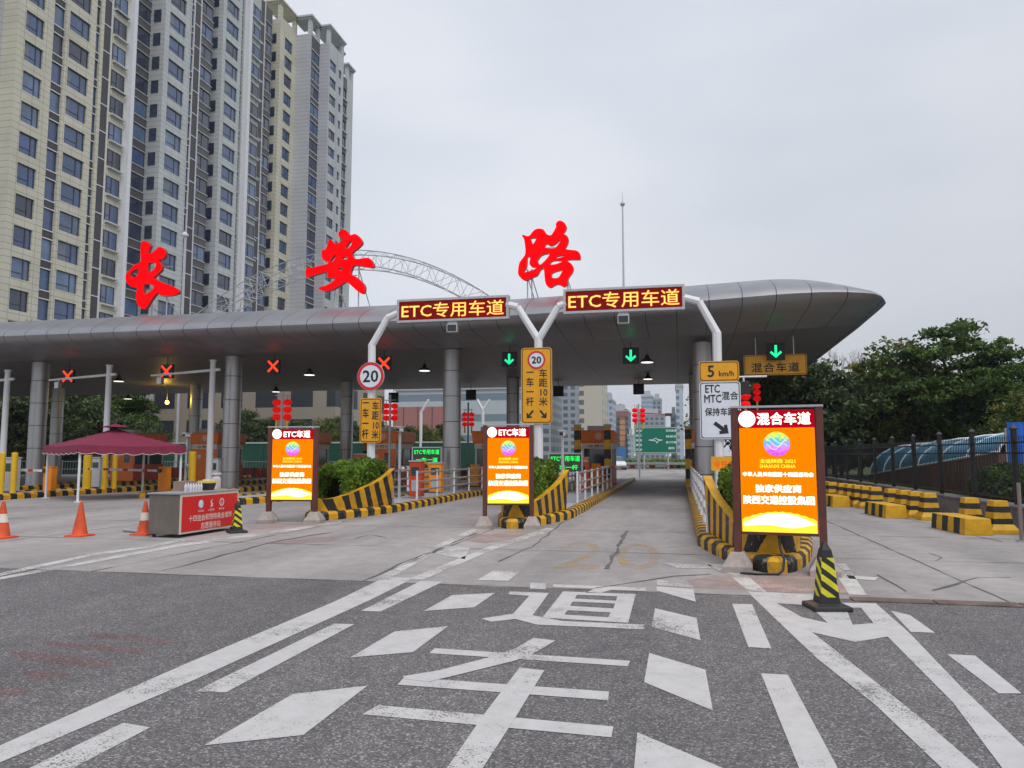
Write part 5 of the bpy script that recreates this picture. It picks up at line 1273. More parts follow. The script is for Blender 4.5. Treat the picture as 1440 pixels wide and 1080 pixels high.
for y in ys_:
    mb = MB(); mb.tube([vp(y, math.pi * k / nA, .03) for k in range(nA + 1)], .035, 6); mb.build('rib', M_white, rt, o_)
mb = MB(); mb.tube([(9.58, 26.4, ez(26.4) + .03), (9.58, 43, ez(43) + .03)], .04, 6); mb.build('eave_rail', M_white, rt, o_)
# blue hoarding right
rt = thing('blue_hoarding', 'bright blue ribbed sheet hoarding at the right picture edge behind the fence', 'hoarding', (8.85, 23.6, .3))
mb = MB(); 
for i in range(22):
    x = i * .2; mb.add([(x, 0, 0), (x + .1, -.04, 0), (x + .2, 0, 0), (x, 0, 2.25), (x + .1, -.04, 2.25), (x + .2, 0, 2.25)], [(0, 1, 4, 3), (1, 2, 5, 4)])
mb.build('sheeting', mat('blue sheet', (.01, .12, .55), .35, var=.25, vscale=3), rt)
for x in (.0, 2.2, 4.4): mb = MB(); mb.bb(x - .04, x + .04, .03, .11, 0, 2.1); mb.build('stake', M_galv, rt)
rt = thing('thin_post', 'thin brownish steel post at the right picture edge in front of the low wall', 'post', (*gnd(1437, 762).xy, 0))
mb = MB(); mb.cyl((0, 0, 0), (0, 0, 1.12), .035, n=10); mb.build('pole', mat('dull post', (.22, .18, .16), .5), rt); mb = MB(); mb.cyl((0, 0, 0), (0, 0, .03), .1, n=10); mb.build('base_plate', M_galv, rt)

# ================================================================== TREES
def make_tree_meshes(seed, H, R0, crown0, nclump, nleaf, leaf, m, spread=1.0, flat=.8, csz=.75):
    rng = np.random.default_rng(seed); rr = random.Random(seed)
    cz = crown0 + (H - crown0) * .5; hz = (H - crown0) * .5
    cl = []
    while len(cl) < nclump:
        u = rng.normal(size=3); u /= np.linalg.norm(u); r = rng.uniform(.35, 1.0) ** .6
        wob = 1 + .22 * math.sin(u[0] * 5 + seed) + .18 * math.sin(u[1] * 7 + u[2] * 4 + seed * 2)
        p = np.array([u[0] * R0 * r * wob, u[1] * R0 * r * wob, cz + u[2] * hz * r * (wob * .5 + .5)])
        if p[2] < crown0 * .85: continue
        cl.append(p)
    cl = np.array(cl); idx = rng.integers(0, nclump, nleaf)
    sz = rng.uniform(.5, 1.25, nclump)[idx][:, None] * csz * np.array([1, 1, flat * .6])
    P = cl[idx] + rng.normal(size=(nleaf, 3)) * sz * .55
    P[:, 2] -= .10 * (np.linalg.norm(P[:, :2] - cl[idx][:, :2], axis=1))
    lm = leaf_mesh('crown', P, None, leaf, m, rng, .5, .5)
    mb = MB(); top = Vector((rr.uniform(-.3, .3), rr.uniform(-.3, .3), H * .75)); r0 = .05 + H * .016
    mid = Vector((rr.uniform(-.15, .15), rr.uniform(-.15, .15), crown0))
    mb.cyl((0, 0, -.1), mid, r0 * 1.25, r0 * .85, 10); mb.cyl(mid, top, r0 * .85, r0 * .2, 8)
    for k in range(0, nclump, max(1, nclump // 34)):
        c = Vector(cl[k]); h0 = min(max(crown0 * .8, c.z - rr.uniform(.8, 2.2)), H * .7); a = mid.lerp(top, max(0, min(1, (h0 - crown0) / max(.1, top.z - crown0))))
        kn = a.lerp(c, .5) + Vector((rr.uniform(-.2, .2), rr.uniform(-.2, .2), rr.uniform(0, .35)))
        mb.cyl(a, kn, r0 * .34, r0 * .2, 6, cap=False); mb.cyl(kn, c, r0 * .2, r0 * .05, 5, cap=False)
    me = mb.build('trunk', M_bark); tm = me.data; bpy.data.objects.remove(me)
    return lm, tm
TR = {
 'big': make_tree_meshes(1, 7.6, 3.2, 2.0, 110, 20000, .125, M_leaf, csz=.62, flat=.6),
 'mid': make_tree_meshes(2, 6.2, 2.5, 1.4, 95, 17000, .12, M_leaf2),
 'dark': make_tree_meshes(3, 6.6, 2.9, 1.0, 120, 22000, .14, M_leaf3),
 'tall': make_tree_meshes(4, 9.0, 3.2, 2.0, 120, 20000, .17, M_leaf),
}
def tree(kind, x, y, s, rz, lab, name='broadleaf_tree', sz=1.0, z=.25):
    lm, tm = TR[kind]; rt = thing(name, lab, 'tree', (x, y, z), rz, 'trees'); rt.scale = (s, s, s * sz)
    link(lm, 'crown', rt); link(tm, 'trunk', rt)
def tree_px(kind, px, ytop, y, lab, sz=1.0, rz=0, wpx=None, z=.25):
    H0 = {'big': 7.8, 'mid': 6.3, 'dark': 6.8, 'tall': 9.2}[kind]; t = at_y(px, ytop, y); s = (t.z - z) / H0 / sz
    tree(kind, t.x, y, s, rz, lab, sz=sz, z=z)
tree_px('big', 1335, 452, 46, 'tallest bushy tree on the right, its crown broad and open against the sky', rz=.4)
tree_px('big', 1425, 488, 44, 'broad tree cut by the right picture edge', rz=2.0)
tree_px('mid', 1258, 488, 48, 'tree with a yellowing crown, left of the tallest right-hand tree', rz=.9)
tree_px('dark', 1205, 532, 54, 'grey-green tree below the tip of the canopy', rz=.3)
tree_px('dark', 1150, 505, 46, 'grey-green tree right of the hanging yellow sign', rz=1.6)
tree_px('mid', 1095, 508, 52, 'tree behind the hanging yellow sign', rz=2.4)
tree_px('dark', 1055, 520, 60, 'tree behind the white ETC sign', rz=2.9)
tree_px('dark', 1235, 570, 50, 'dark low tree behind the fence at the far end of the barrier row', rz=4)
tree_px('big', 1385, 520, 52, 'dark tree filling the gap behind the right-hand trees', rz=5)
tree_px('dark', 1300, 545, 49, 'dark tree behind the blue shelter', rz=3.6)
tree_px('mid', 1440, 556, 38, 'lighter green low tree at the right picture edge', rz=1.2)
tree_px('dark', 1180, 580, 50, 'dark bushy tree behind the big bright screen', rz=2.2)
tree_px('dark', 1110, 585, 54, 'dark bushy tree low behind the big bright screen', rz=5.2)
tree_px('dark', 1222, 520, 52, 'dense dark tree just right of the canopy tip', rz=5.5)
tree_px('mid', 1170, 540, 48, 'dense dark green tree behind the right edge of the hanging yellow sign', rz=.2)
# bare tree
rr = random.Random(8); b = at_y(1187, 640, 62); rt = thing('bare_tree', 'leafless grey tree poking up below the tip of the canopy', 'tree', (b.x, 62, .2)); rt.scale = (1.3, 1.3, 1.3); mb = MB()
def branch(a, d, L_, r, lv):
    e = a + d * L_; mb.cyl(a, e, r, r * .6, 5, cap=False)
    if lv == 0: return
    for _ in range(3):
        nd = (d + Vector((rr.uniform(-.5, .5), rr.uniform(-.5, .5), rr.uniform(0, .4)))).normalized(); branch(a.lerp(e, rr.uniform(.6, 1)), nd, L_ * rr.uniform(.55, .8), r * .6, lv - 1)
branch(Vector((0, 0, 0)), Vector((0, 0, 1)), 3.4, .09, 5); mb.build('limbs', mat('pale bark', (.28, .26, .25), .9), rt)
# round bush
rng = np.random.default_rng(21); u = rng.normal(size=(9000, 3)); u /= np.linalg.norm(u, axis=1)[:, None]; P = u * np.array([.95, .95, .62]) * rng.uniform(.8, 1.03, (9000, 1)); P = P[P[:, 2] > -.5]
b = at_y(1412, 672, 24.2); rt = thing('round_bush', 'clipped round dark green bush behind the iron fence', 'bush', (b.x - .2, 23.4, .8)); link(leaf_mesh('foliage', P, None, .06, M_leaf, rng, .6), 'foliage', rt)
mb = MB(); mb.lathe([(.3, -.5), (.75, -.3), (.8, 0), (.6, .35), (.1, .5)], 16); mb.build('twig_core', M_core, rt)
# trees left and behind the plaza
tree_px('tall', 20, 520, 62, 'dark tree behind the leftmost column', rz=.5, z=0)
tree_px('tall', 95, 512, 60, 'dark tree between the leftmost column and the white arm post', rz=2.5, z=0)
tree_px('tall', 165, 545, 64, 'dark tree above the maroon umbrella', rz=4, z=0)
tree_px('dark', 205, 590, 60, 'low dark tree right of the maroon umbrella', rz=1, z=0)
for i, (px, yt, y, k, lab) in enumerate(((480, 585, 75, 'dark', 'low tree behind the rear dark column'), (455, 592, 70, 'mid', 'low tree above the left hedge'), (575, 598, 90, 'dark', 'tree behind the left green-lettered display'),
                                (625, 592, 95, 'tall', 'tree behind the middle column'), (600, 600, 86, 'mid', 'low tree left of the middle column'), (530, 590, 88, 'dark', 'tree right of the yellow sign below the 20'), (420, 590, 72, 'dark', 'low tree behind the left screen'),
                                (362, 600, 74, 'mid', 'low tree left of the left screen'))):
    tree_px(k, px, yt, y, lab, rz=i * 1.3, z=0)

# ================================================================== BEYOND THE PLAZA
# green hoarding
M_green = mat('green hoarding', (.008, .075, .048), .55, var=.2, vscale=.5, joints=[('X', 2.4, .06)])
rt = thing('green_hoarding', 'long green hoarding wall behind the toll plaza at the left', 'hoarding', (-30, 58, 0))
mb = MB(); mb.bb(-40, 15.5, -.04, .04, .15, 2.6); mb.build('panel', M_green, rt)
mb = MB(); mb.bb(-40, 15.5, -.08, .08, 2.601, 2.72); mb.build('coping', mat('pale coping', (.45, .5, .47), .6), rt)
# white guard rails in front of the hoarding
rt = thing('guard_fence', 'white tubular guard fence in front of the green hoarding', 'fence', (-30, 52.5, 0))
for z in (.55, 1.15): mb = MB(); mb.cyl((-30, 0, z), (14, 0, z), .035, n=6); mb.build('rail', M_greyp, rt)
mb = MB()
for i in range(176): x = -30 + i * .25; mb.cyl((x, 0, .1), (x, 0, 1.15), .014, n=5, cap=False)
mb.build('baluster', M_greyp, rt)['kind'] = 'stuff'
mb = MB()
for i in range(23): mb.cyl((-30 + i * 2, 0, 0), (-30 + i * 2, 0, 1.25), .04, n=8)
mb.build('post', M_greyp, rt)
# row of brownish water barriers seen low between islands
bar = None
M_wb = stripes('red white barrier', (.5, .06, .03), (.16, .09, .07), wear=.3)
for i in range(17):
    x = -41 + i * 1.75
    if bar is None:
        bar = thing('water_barrier', 'x', 'barrier', (x, 50.8, 0), 0, 'red-brown water barriers behind the islands'); mb = MB()
        mb.add([(a * .8, b_ * .26, 0) for a, b_ in ((-1, -1), (1, -1), (1, 1), (-1, 1))] + [(a * .8, b_ * .1, .75) for a, b_ in ((-1, -1), (1, -1), (1, 1), (-1, 1))], [(3, 2, 1, 0), (4, 5, 6, 7), (0, 1, 5, 4), (1, 2, 6, 5), (2, 3, 7, 6), (3, 0, 4, 7)], 0, [.05, 2.2, 2.2, .05, .05, 2.2, 2.2, .05]); mb.build('barrier_body', M_wb, bar, bevel=.02); o = bar
    else: o = copy_thing(bar, (x, 50.8, 0), 0, '')
    o['label'] = 'red-brown water-filled barrier in the row behind the toll islands'
# highway sign
yS = 92; c = at_y(922, 619, yS); a_ = at_y(892, 601, yS); b_ = at_y(953, 638, yS)
rt = thing('highway_sign', 'large green highway direction sign with white lettering beyond the open lane', 'road sign', (c.x, yS, c.z)); w_ = b_.x - a_.x; h_ = a_.z - b_.z
mb = MB(); plate(mb, rrect(w_, h_, .12), 0, .08); mb.build('panel', mat('sign green', (.0, .16, .10), .4), rt)
mb = MB(); ring_plate(mb, rrect(w_ - .12, h_ - .12, .1), rrect(w_ - .22, h_ - .22, .08), -.006)
for i in range(5): put_text(mb, ('长安', '曲江', '雁塔', '高新', '西安')[i], (-w_ * .39, -.006, h_ * (.36 - .18 * i)), w_ * .14, h_ * .085, 0, .03)
for i in range(4): put_text(mb, ('机场高速', '绕城东', '南三环路', '咸阳')[i], (w_ * .36, -.006, h_ * (.36 - .22 * i)), w_ * (.24 if i < 3 else .14), h_ * .085, 0, .03)
mb.tube([(-w_ * .16, -.02, .0), (-w_ * .05, -.02, .05), (0, -.02, .25), (w_ * .05, -.02, .05), (w_ * .16, -.02, .0)], .05, 5); mb.tube([(-w_ * .16, -.02, -.0), (0, -.02, -.1), (w_ * .03, -.02, -.35), (w_ * .06, -.02, -.1), (w_ * .16, -.02, 0)], .05, 5)
mb.build('lettering', mat('sign white', (.7, .75, .75), .5), rt)
for x in (-w_ * .28, w_ * .28): mb = MB(); mb.cyl((x, .2, -c.z), (x, .2, h_ / 2), .1, n=10); mb.build('leg', M_greyp, rt)
# street light gantry arm with traffic signals beyond
p0 = at_y(897, 640, 98); rt = thing('signal_gantry', 'red traffic signal on a long arm above the green highway sign', 'traffic signal', (p0.x, 98, 0)); t0 = at_y(897, 578, 98); e0 = at_y(940, 583, 98)
mb = MB(); mb.cyl((0, 0, 0), (0, 0, t0.z + .6), .16, .1, 10); mb.build('pole', M_greyp, rt); mb = MB(); mb.cyl((0, 0, t0.z - .2), (e0.x - p0.x, 0, e0.z), .09, .06, 8); mb.build('arm', mat('rusty red', (.35, .06, .06), .5), rt)
mb = MB(); mb.box((e0.x - p0.x, -.1, e0.z), (.8, .3, .35)); mb.build('signal_head', M_dark, rt, bevel=.03)
# median greenery
rng = np.random.default_rng(31); n_ = 16000; P = np.stack([rng.uniform(-14, 12, n_), rng.uniform(98, 112, n_), rng.uniform(0, 1.1, n_) * (0.6 + .4 * np.sin(rng.uniform(0, 6, n_)))], 1); P[:, 0] += 0
me = leaf_mesh('ground_cover', P, None, .22, M_hedgem, rng, .5); o = bpy.data.objects.new('ground_cover', me); C.objects.link(o); o['kind'] = 'stuff'; o['label'] = 'low green planting on the far side of the plaza'; o['category'] = 'ground cover'
rt = thing('guard_rail', 'low grey crash barrier in front of the far planting', 'guard rail', (-6, 96, 0)); 
mb = MB(); mb.box((0, 0, .65), (26, .06, .3)); mb.build('rail', M_galv, rt); 
for i in range(10): mb = MB(); mb.box((-12.6 + i * 2.8, .06, .4), (.1, .06, .8)); mb.build('post', M_galv, rt)
# white car
p = gnd(866, 661.5); cy_ = 88; p = at_y(867, 660, cy_)
rt = thing('parked_car', 'white car seen beyond the middle toll booth', 'car', (p.x, cy_, 0), R_(10))
def car_body():
    L2, W2 = 2.2, .88; sec = [(-2.2, .35, .62), (-2.1, .3, .85), (-1.2, .28, 1.0), (1.6, .28, 1.02), (2.15, .3, .9), (2.2, .35, .6)]
    mb = MB(); vs = []
    for y, a, b2 in sec: vs += [(-W2, y, a), (-W2, y, b2 * .9), (-W2 * .9, y, b2), (W2 * .9, y, b2), (W2, y, b2 * .9), (W2, y, a)]
    fs = [(i * 6 + k, i * 6 + (k + 1) % 6, i * 6 + 6 + (k + 1) % 6, i * 6 + 6 + k) for i in range(5) for k in range(6)] + [tuple(range(5, -1, -1)), tuple(30 + k for k in range(6))]
    mb.add(vs, fs); return mb
car_body().build('body', mat('white car paint', (.75, .76, .78), .25), rt, bevel=.03)
mb = MB(); mb.add([(-.78, -1.25, 1.0), (.78, -1.25, 1.0), (.78, 1.9, 1.02), (-.78, 1.9, 1.02), (-.62, -.45, 1.45), (.62, -.45, 1.45), (.62, 1.2, 1.47), (-.62, 1.2, 1.47)], [(4, 5, 6, 7), (0, 1, 5, 4), (1, 2, 6, 5), (2, 3, 7, 6), (3, 0, 4, 7)]); mb.build('windscreen', M_glass, rt)
mb = MB(); mb.add([(-.63, -.45, 1.455), (.63, -.45, 1.455), (.63, 1.2, 1.475), (-.63, 1.2, 1.475)], [(0, 1, 2, 3)]); mb.build('roof', MATS['white car paint'], rt)
for x in (-.85, .85):
    for y in (-1.35, 1.35): mb = MB(); mb.cyl((x - .1, y, .32), (x + .1, y, .32), .32, n=16); mb.build('wheel', M_black, rt)

# ------------------------------------------------------------------ far buildings
def facade(name, wall, glass, fh=3.0, ww=2.6, duty=.5, vduty=.55, band=False):
    m = bpy.data.materials.new(name); m.use_nodes = True; t = m.node_tree; b = t.nodes['Principled BSDF']; lk = t.links.new
    tc = N(t, 'ShaderNodeTexCoord'); sp = N(t, 'ShaderNodeSeparateXYZ'); lk(tc.outputs['Object'], sp.inputs[0])
    sm = N(t, 'ShaderNodeMath', operation='ADD'); lk(sp.outputs['X'], sm.inputs[0]); lk(sp.outputs['Y'], sm.inputs[1])
    def cyc(s, p, d):
        a = N(t, 'ShaderNodeMath', operation='DIVIDE'); lk(s, a.inputs[0]); a.inputs[1].default_value = p
        f = N(t, 'ShaderNodeMath', operation='FRACT'); lk(a.outputs[0], f.inputs[0]); l = N(t, 'ShaderNodeMath', operation='LESS_THAN'); lk(f.outputs[0], l.inputs[0]); l.inputs[1].default_value = d; return l.outputs[0]
    v = cyc(sp.outputs['Z'], fh, vduty); h = cyc(sm.outputs[0], ww, duty)
    mu = N(t, 'ShaderNodeMath', operation='MULTIPLY'); lk(v, mu.inputs[0]); lk(h, mu.inputs[1])
    mx = N(t, 'ShaderNodeMix', data_type='RGBA'); lk(mu.outputs[0] if not band else v, mx.inputs[0]); mx.inputs[6].default_value = (*wall, 1); mx.inputs[7].default_value = (*glass, 1)
    lk(mx.outputs[2], b.inputs['Base Color']); b.inputs['Roughness'].default_value = .5
    return m
F_beige = facade('beige flats', (.52, .47, .40), (.12, .13, .15), ww=8.0, duty=.2); F_grey = facade('grey flats', (.30, .32, .36), (.08, .10, .14), ww=3.2, duty=.6)
F_blue = facade('pale blue flats', (.45, .50, .58), (.16, .22, .32), ww=3.0); F_dark = facade('unfinished tower', (.16, .19, .24), (.07, .09, .13), ww=4, duty=.7); F_glass = facade('glass tower', (.34, .40, .48), (.22, .28, .37), ww=3, duty=.8, band=True)
F_pale = facade('pale low block', (.48, .54, .58), (.20, .27, .33), fh=4.2, ww=5, band=True, vduty=.35); F_pink = mat('pink red cladding', (.40, .17, .16), .7, var=.15, joints=[('X', 3.0, .2)])
def block(px0, px1, yt, y, m, lab, dep=25, name='high_rise', crown=True):
    a, b = at_y(px0, 640, y), at_y(px1, 640, y); zt = at_y((px0 + px1) / 2, yt, y).z; w_ = b.x - a.x
    rt = thing(name, lab, 'building', (a.x, y, 0), 0, 'distant buildings')
    mb = MB(); mb.bb(0, w_, 0, dep, 0, zt); mb.build('wall', m, rt)
    if crown:
        mb = MB(); mb.bb(w_ * .2, w_ * .75, dep * .2, dep * .7, zt, zt + 4); mb.build('roof_house', M_greyp, rt); mb = MB(); mb.bb(-.3, w_ + .3, -.3, dep + .3, zt - .5, zt - .01 + .6); mb.build('parapet', M_greyp, rt)
    return rt
block(772, 813, 480, 330, F_grey, 'grey high-rise with dark window stripes, left of the beige tower')
block(815, 848, 470, 250, F_beige, 'pale beige high-rise seen above the middle toll booth', dep=18)
block(849, 861, 562, 380, F_blue, 'pale bluish high-rise right of the beige tower'); block(858, 884, 578, 430, F_dark, 'dark unfinished tower under the crane')
block(883, 888, 612, 420, F_blue, 'small pale block right of the unfinished tower'); block(903, 919, 557, 520, F_glass, 'tall glass tower with a pale front', dep=30); block(919, 931, 561, 530, F_grey, 'grey side block of the tall glass tower')
block(894, 936, 583, 500, F_grey, 'lower grey block in front of the tall glass tower'); block(952, 962, 542, 360, F_blue, 'slim pale tower beside the right rear column'); block(944, 953, 583, 380, F_grey, 'low grey block beside the slim pale tower')
block(556, 735, 545, 150, F_pale, 'long pale office block behind the middle column', name='office_block', dep=20); block(552, 640, 572, 146, F_pink, 'pink-red clad block behind the left lanterns', name='clad_block', dep=3, crown=False)
block(700, 775, 520, 260, F_grey, 'grey high-rise behind the Y-shaped post'); block(1160, 1215, 560, 480, F_blue, 'pale block hidden behind the right trees')
block(862, 880, 640 - 12, 200, mat('blue site hoarding', (.04, .16, .42), .6), 'blue site hoarding below the unfinished tower', name='site_hoarding', dep=2, crown=False)
# orange hoist and crane
b = at_y(876, 640, 425); t0 = at_y(876, 586, 425); rt = thing('construction_hoist', 'orange construction hoist tower in front of the unfinished block', 'hoist', (b.x, 425, 0)); mb = MB(); mb.bb(-1.4, 1.4, -1.4, 1.4, 0, t0.z); mb.build('mast', mat('hoist orange', (.55, .26, .10), .6, joints=[('Z', 3, .5)]), rt); mb = MB(); mb.bb(-3, 3, -2, 2, t0.z, t0.z + 3); mb.build('top_frame', mat('dull red', (.3, .1, .1), .6), rt)
b = at_y(873, 640, 440); t0 = at_y(873, 568, 440); rt = thing('tower_crane', 'tower crane above the unfinished dark tower', 'crane', (b.x, 440, 0)); mb = MB(); mb.bb(-.7, .7, -.7, .7, 0, t0.z); mb.build('mast', M_dark, rt); mb = MB(); mb.bb(-7, 4, -.5, .5, t0.z - 4, t0.z - 3); mb.build('jib', M_dark, rt)

# ================================================================== APARTMENT TOWER (left)
def wallm(name, col, col2, jz=.62, jy=1.25):
    return mat(name, col, .6, col2=col2, vscale=.25, joints=[('Z', jz, .035), ('Y', jy, .03)])
T_cream = wallm('cream stone cladding', (.60, .575, .47), (.49, .47, .385)); T_grey = wallm('pale grey stone cladding', (.50, .53, .53), (.42, .44, .45))
T_cool = wallm('cool grey stone cladding', (.46, .47, .50), (.40, .41, .44)); T_louv = mat('dark louvres', (.075, .07, .075), .55, joints=[('Z', .14, .05)])
T_wht = mat('white downpipe casing', (.66, .67, .70), .5, var=.06); T_frame = mat('dark window frame', (.04, .045, .055), .4)
T_span = mat('dark balcony panel', (.085, .08, .085), .5, var=.2, vscale=.3, joints=[('Z', .3, .03)])
def glassm(name, base, r):
    m = mat(name, base, r, var=.35, vscale=.22, spec=1.0); return m
T_gl = glassm('blue tinted glass', (.04, .08, .19), .08); T_gl2 = glassm('dark tinted glass', (.028, .038, .075), .08)
tw = thing('apartment_tower', 'tall cream and grey apartment tower with rows of blue windows at the left', 'apartment building', (-58, 75, 0)); TO = (-58, 75, 0)
FH = 2.9; NF = 23; ZT = NF * FH + 1.2      # 67.9
ya = lambda px, X=-58.0: at_x(px, 225, X).y
wins = []                            # (X, y0, y1, z0, z1, glass, kind)
def wallbox(y0, y1, X, m, z0=-.5, z1=ZT, back=-66):
    mb = MB(); mb.bb(back, X, y0, y1, z0, z1); mb.build('wall', m, tw, TO)
def profile(y0, y1, X, mats, floor_segs):
    """one connected wall strip: the profile (x offset, height above the floor, material) repeats for every storey"""
    pts = [(0.0, -.5, 0)]
    for k in range(NF):
        for dx, dz, mi in floor_segs: pts.append((dx, k * FH + dz, mi))
    pts.append((0.0, ZT, 0)); mb = MB(); vs = []
    for dx, z, mi in pts: vs += [(X + dx, y0, z), (X + dx, y1, z)]
    n = len(pts); fs = [(2 * i, 2 * i + 1, 2 * i + 3, 2 * i + 2) for i in range(n - 1)]; ms = [pts[i][2] for i in range(n - 1)]
    b0 = len(vs)
    for dx, z, mi in pts: vs += [(-66, y0, z), (-66, y1, z)]
    for i in range(n - 1):
        fs += [(2 * i, 2 * i + 2, b0 + 2 * i + 2, b0 + 2 * i), (2 * i + 1, b0 + 2 * i + 1, b0 + 2 * i + 3, 2 * i + 3)]; ms += [0, 0]
    fs += [(2 * n - 2, 2 * n - 1, b0 + 2 * n - 1, b0 + 2 * n - 2)]; ms += [0]
    mb.addf(vs, fs, ms); mb.build('wall', mats, tw, TO)
def window_strip(y0, y1, X, m, w0=.1, wh=1.9, dp=.20, split=.68, glass=None, ledge=None, edge=0, em=None):
    e = edge; sg = []
    if ledge: sg += [(0, w0 - .30, 2), (ledge, w0 - .299, 2), (ledge, w0 - .12, 2), (0, w0 - .119, 0)]
    if e: sg += [(0, w0 - .10, 2), (e, w0 - .099, 2), (e, w0 - .001, 2)]
    sg += [(0, w0, 0), (-dp - .02, w0 + .001, 1), (-dp - .02, w0 + wh, 0), (0, w0 + wh + .001, 2 if e else 0)]
    if e: sg += [(e, w0 + wh + .002, 2), (e, w0 + wh + .10, 2), (0, w0 + wh + .101, 0)]
    profile(y0, y1, X, [m, T_frame, em or T_grey], sg)
    for k in range(NF): wins.append((X - dp, y0 + .03, y1 - .03, k * FH + w0, k * FH + w0 + wh, split, glass or T_gl))
def st(px0, px1, kind, d=0, m=None, X0=-58.0, **kw):
    X = X0 + d; y0, y1 = ya(px0, X0), ya(px1, X0)
    if kind == 'wall': wallbox(y0, y1, X, m or T_cream)
    elif kind == 'win': window_strip(y0, y1, X, m or T_cream, **kw)
    elif kind == 'nar': window_strip(y0, y1, X, T_louv, w0=-.25, wh=2.0, dp=.12, split=0, edge=.05, em=T_wht)      # tall window above a louvred panel
    elif kind == 'louv':
        profile(y0, y1, X, [T_louv, T_wht], [(0, .4, 1), (.05, .401, 1), (.05, .5, 1), (0, .501, 0)])
        for a_ in (y0 - .08, y1): mb = MB(); mb.bb(X - .1, X + .12, a_, a_ + .08, 0, ZT); mb.build('trim', T_wht, tw, TO)
    elif kind == 'bay': window_strip(y0, y1, X, m or T_cream, w0=.0, wh=1.85, dp=.06, split=.4, ledge=.35)       # window box on a slab
    elif kind == 'dark': window_strip(y0, y1, X, T_span, w0=-.1, wh=1.8, dp=.1, split=.5, glass=T_gl2, edge=.08)  # glazed balconies
    elif kind == 'pipe': mb = MB(); mb.bb(X - .3, X + .45, y0, y1, 0, ZT); mb.build('downpipe_casing', T_wht, tw, TO)
S_ = st
# A: cream block
S_(13, 25, 'wall'); S_(25, 52, 'win', split=.68); S_(52, 65, 'wall'); S_(65, 83, 'nar', -.25); S_(83, 88, 'wall'); S_(88, 118, 'win', split=.68); S_(118, 126, 'wall'); S_(126, 133, 'nar', -.2)
S_(133, 137, 'wall', 0, T_cream); S_(137.6, 148.6, 'louv', -.15); S_(149.2, 151, 'wall', -.1, T_cream); S_(151, 170, 'bay', 0); S_(170, 178, 'wall', -.05, T_cream); S_(172, 177, 'pipe', .25)
# recess 1
S_(178, 224, 'dark', -1.9)
# B: pale grey block
S_(224, 231, 'wall', 0, T_grey); S_(231, 254, 'win', 0, T_grey); S_(254, 262, 'wall', 0, T_grey); S_(262, 267, 'nar', -.2); S_(267.6, 276.6, 'louv', -.2); S_(277, 297, 'dark', -.4); S_(297, 307, 'dark', -2.0)
S_(307, 312, 'wall', 0, T_grey); S_(312, 330, 'win', 0, T_grey); S_(330, 334, 'wall', 0, T_grey); S_(334, 338, 'nar', -.3); S_(338, 346, 'wall', -.1, T_grey); S_(339.5, 343.5, 'pipe', .15)
S_(346, 360, 'bay', .1, T_grey); S_(360.7, 367, 'louv', -.1); S_(367.5, 380, 'dark', -.3); S_(380, 389, 'dark', -1.6); S_(389, 396, 'wall', 0, T_cream); S_(396, 407, 'win', 0, T_cream); S_(407, 413, 'wall', 0, T_cream)
# C: cool grey stepped end
yC = ya(413); X1, X2 = -55.5, -53.9
y1_, y2_ = ya(432.5, X1), ya(446, X1); yC = y1_
wallbox(ya(413), yC, -57.9, T_cream)
wallbox(yC - .01, yC + .35, X1, T_cool); window_strip(yC + .35, y2_, X1, T_span, w0=-.1, wh=1.9, dp=.1, split=.5, glass=T_gl2, edge=.07, em=T_wht)
y3_ = ya(461, X2); y4_ = ya(470, X2); y5_ = ya(474, X2); y6_ = ya(477.5, X2); y7_ = ya(480.5, X2)
wallbox(y2_, y3_, X2, T_cool); window_strip(y3_, y4_, X2, T_grey, w0=.1, wh=1.6); wallbox(y4_, y5_, X2, T_cool); window_strip(y5_, y6_, X2, T_grey, w0=.2, wh=1.4, split=0); wallbox(y6_, y7_, X2, T_grey)
# E: rear steps
wallbox(y7_, y7_ + 3, -55.4, T_grey); window_strip(y7_ + 3, y7_ + 6.5, -56.2, T_span, glass=T_gl2, ledge=.3); wallbox(y7_ + 6.5, y7_ + 9, -56.2, T_grey)
# near side, facing the camera: darker small windows
yA = ya(13); Xs = -58.0
wallbox(yA - 9, yA, -58 - 1.6, T_cool)
# small windows on the faces that look towards the camera
def side_windows(yf, xa, xb, m=T_gl2, w0=.25, wh=1.5, name='side_window'):
    mb = MB()
    for k in range(NF): mb.bb(xa, xb, yf - .06, yf - .001, k * FH + w0, k * FH + w0 + wh)
    mb.build(name, m, tw, TO)['kind'] = 'stuff' 
side_windows(ya(224), -59.5, -58.55); side_windows(ya(307), -59.6, -58.7); side_windows(ya(389), -59.3, -58.6); side_windows(yA - 9, -62.6, -60.6)
window_strip(yA - 6.5, yA - 3.2, -59.45, T_span, glass=T_gl2)
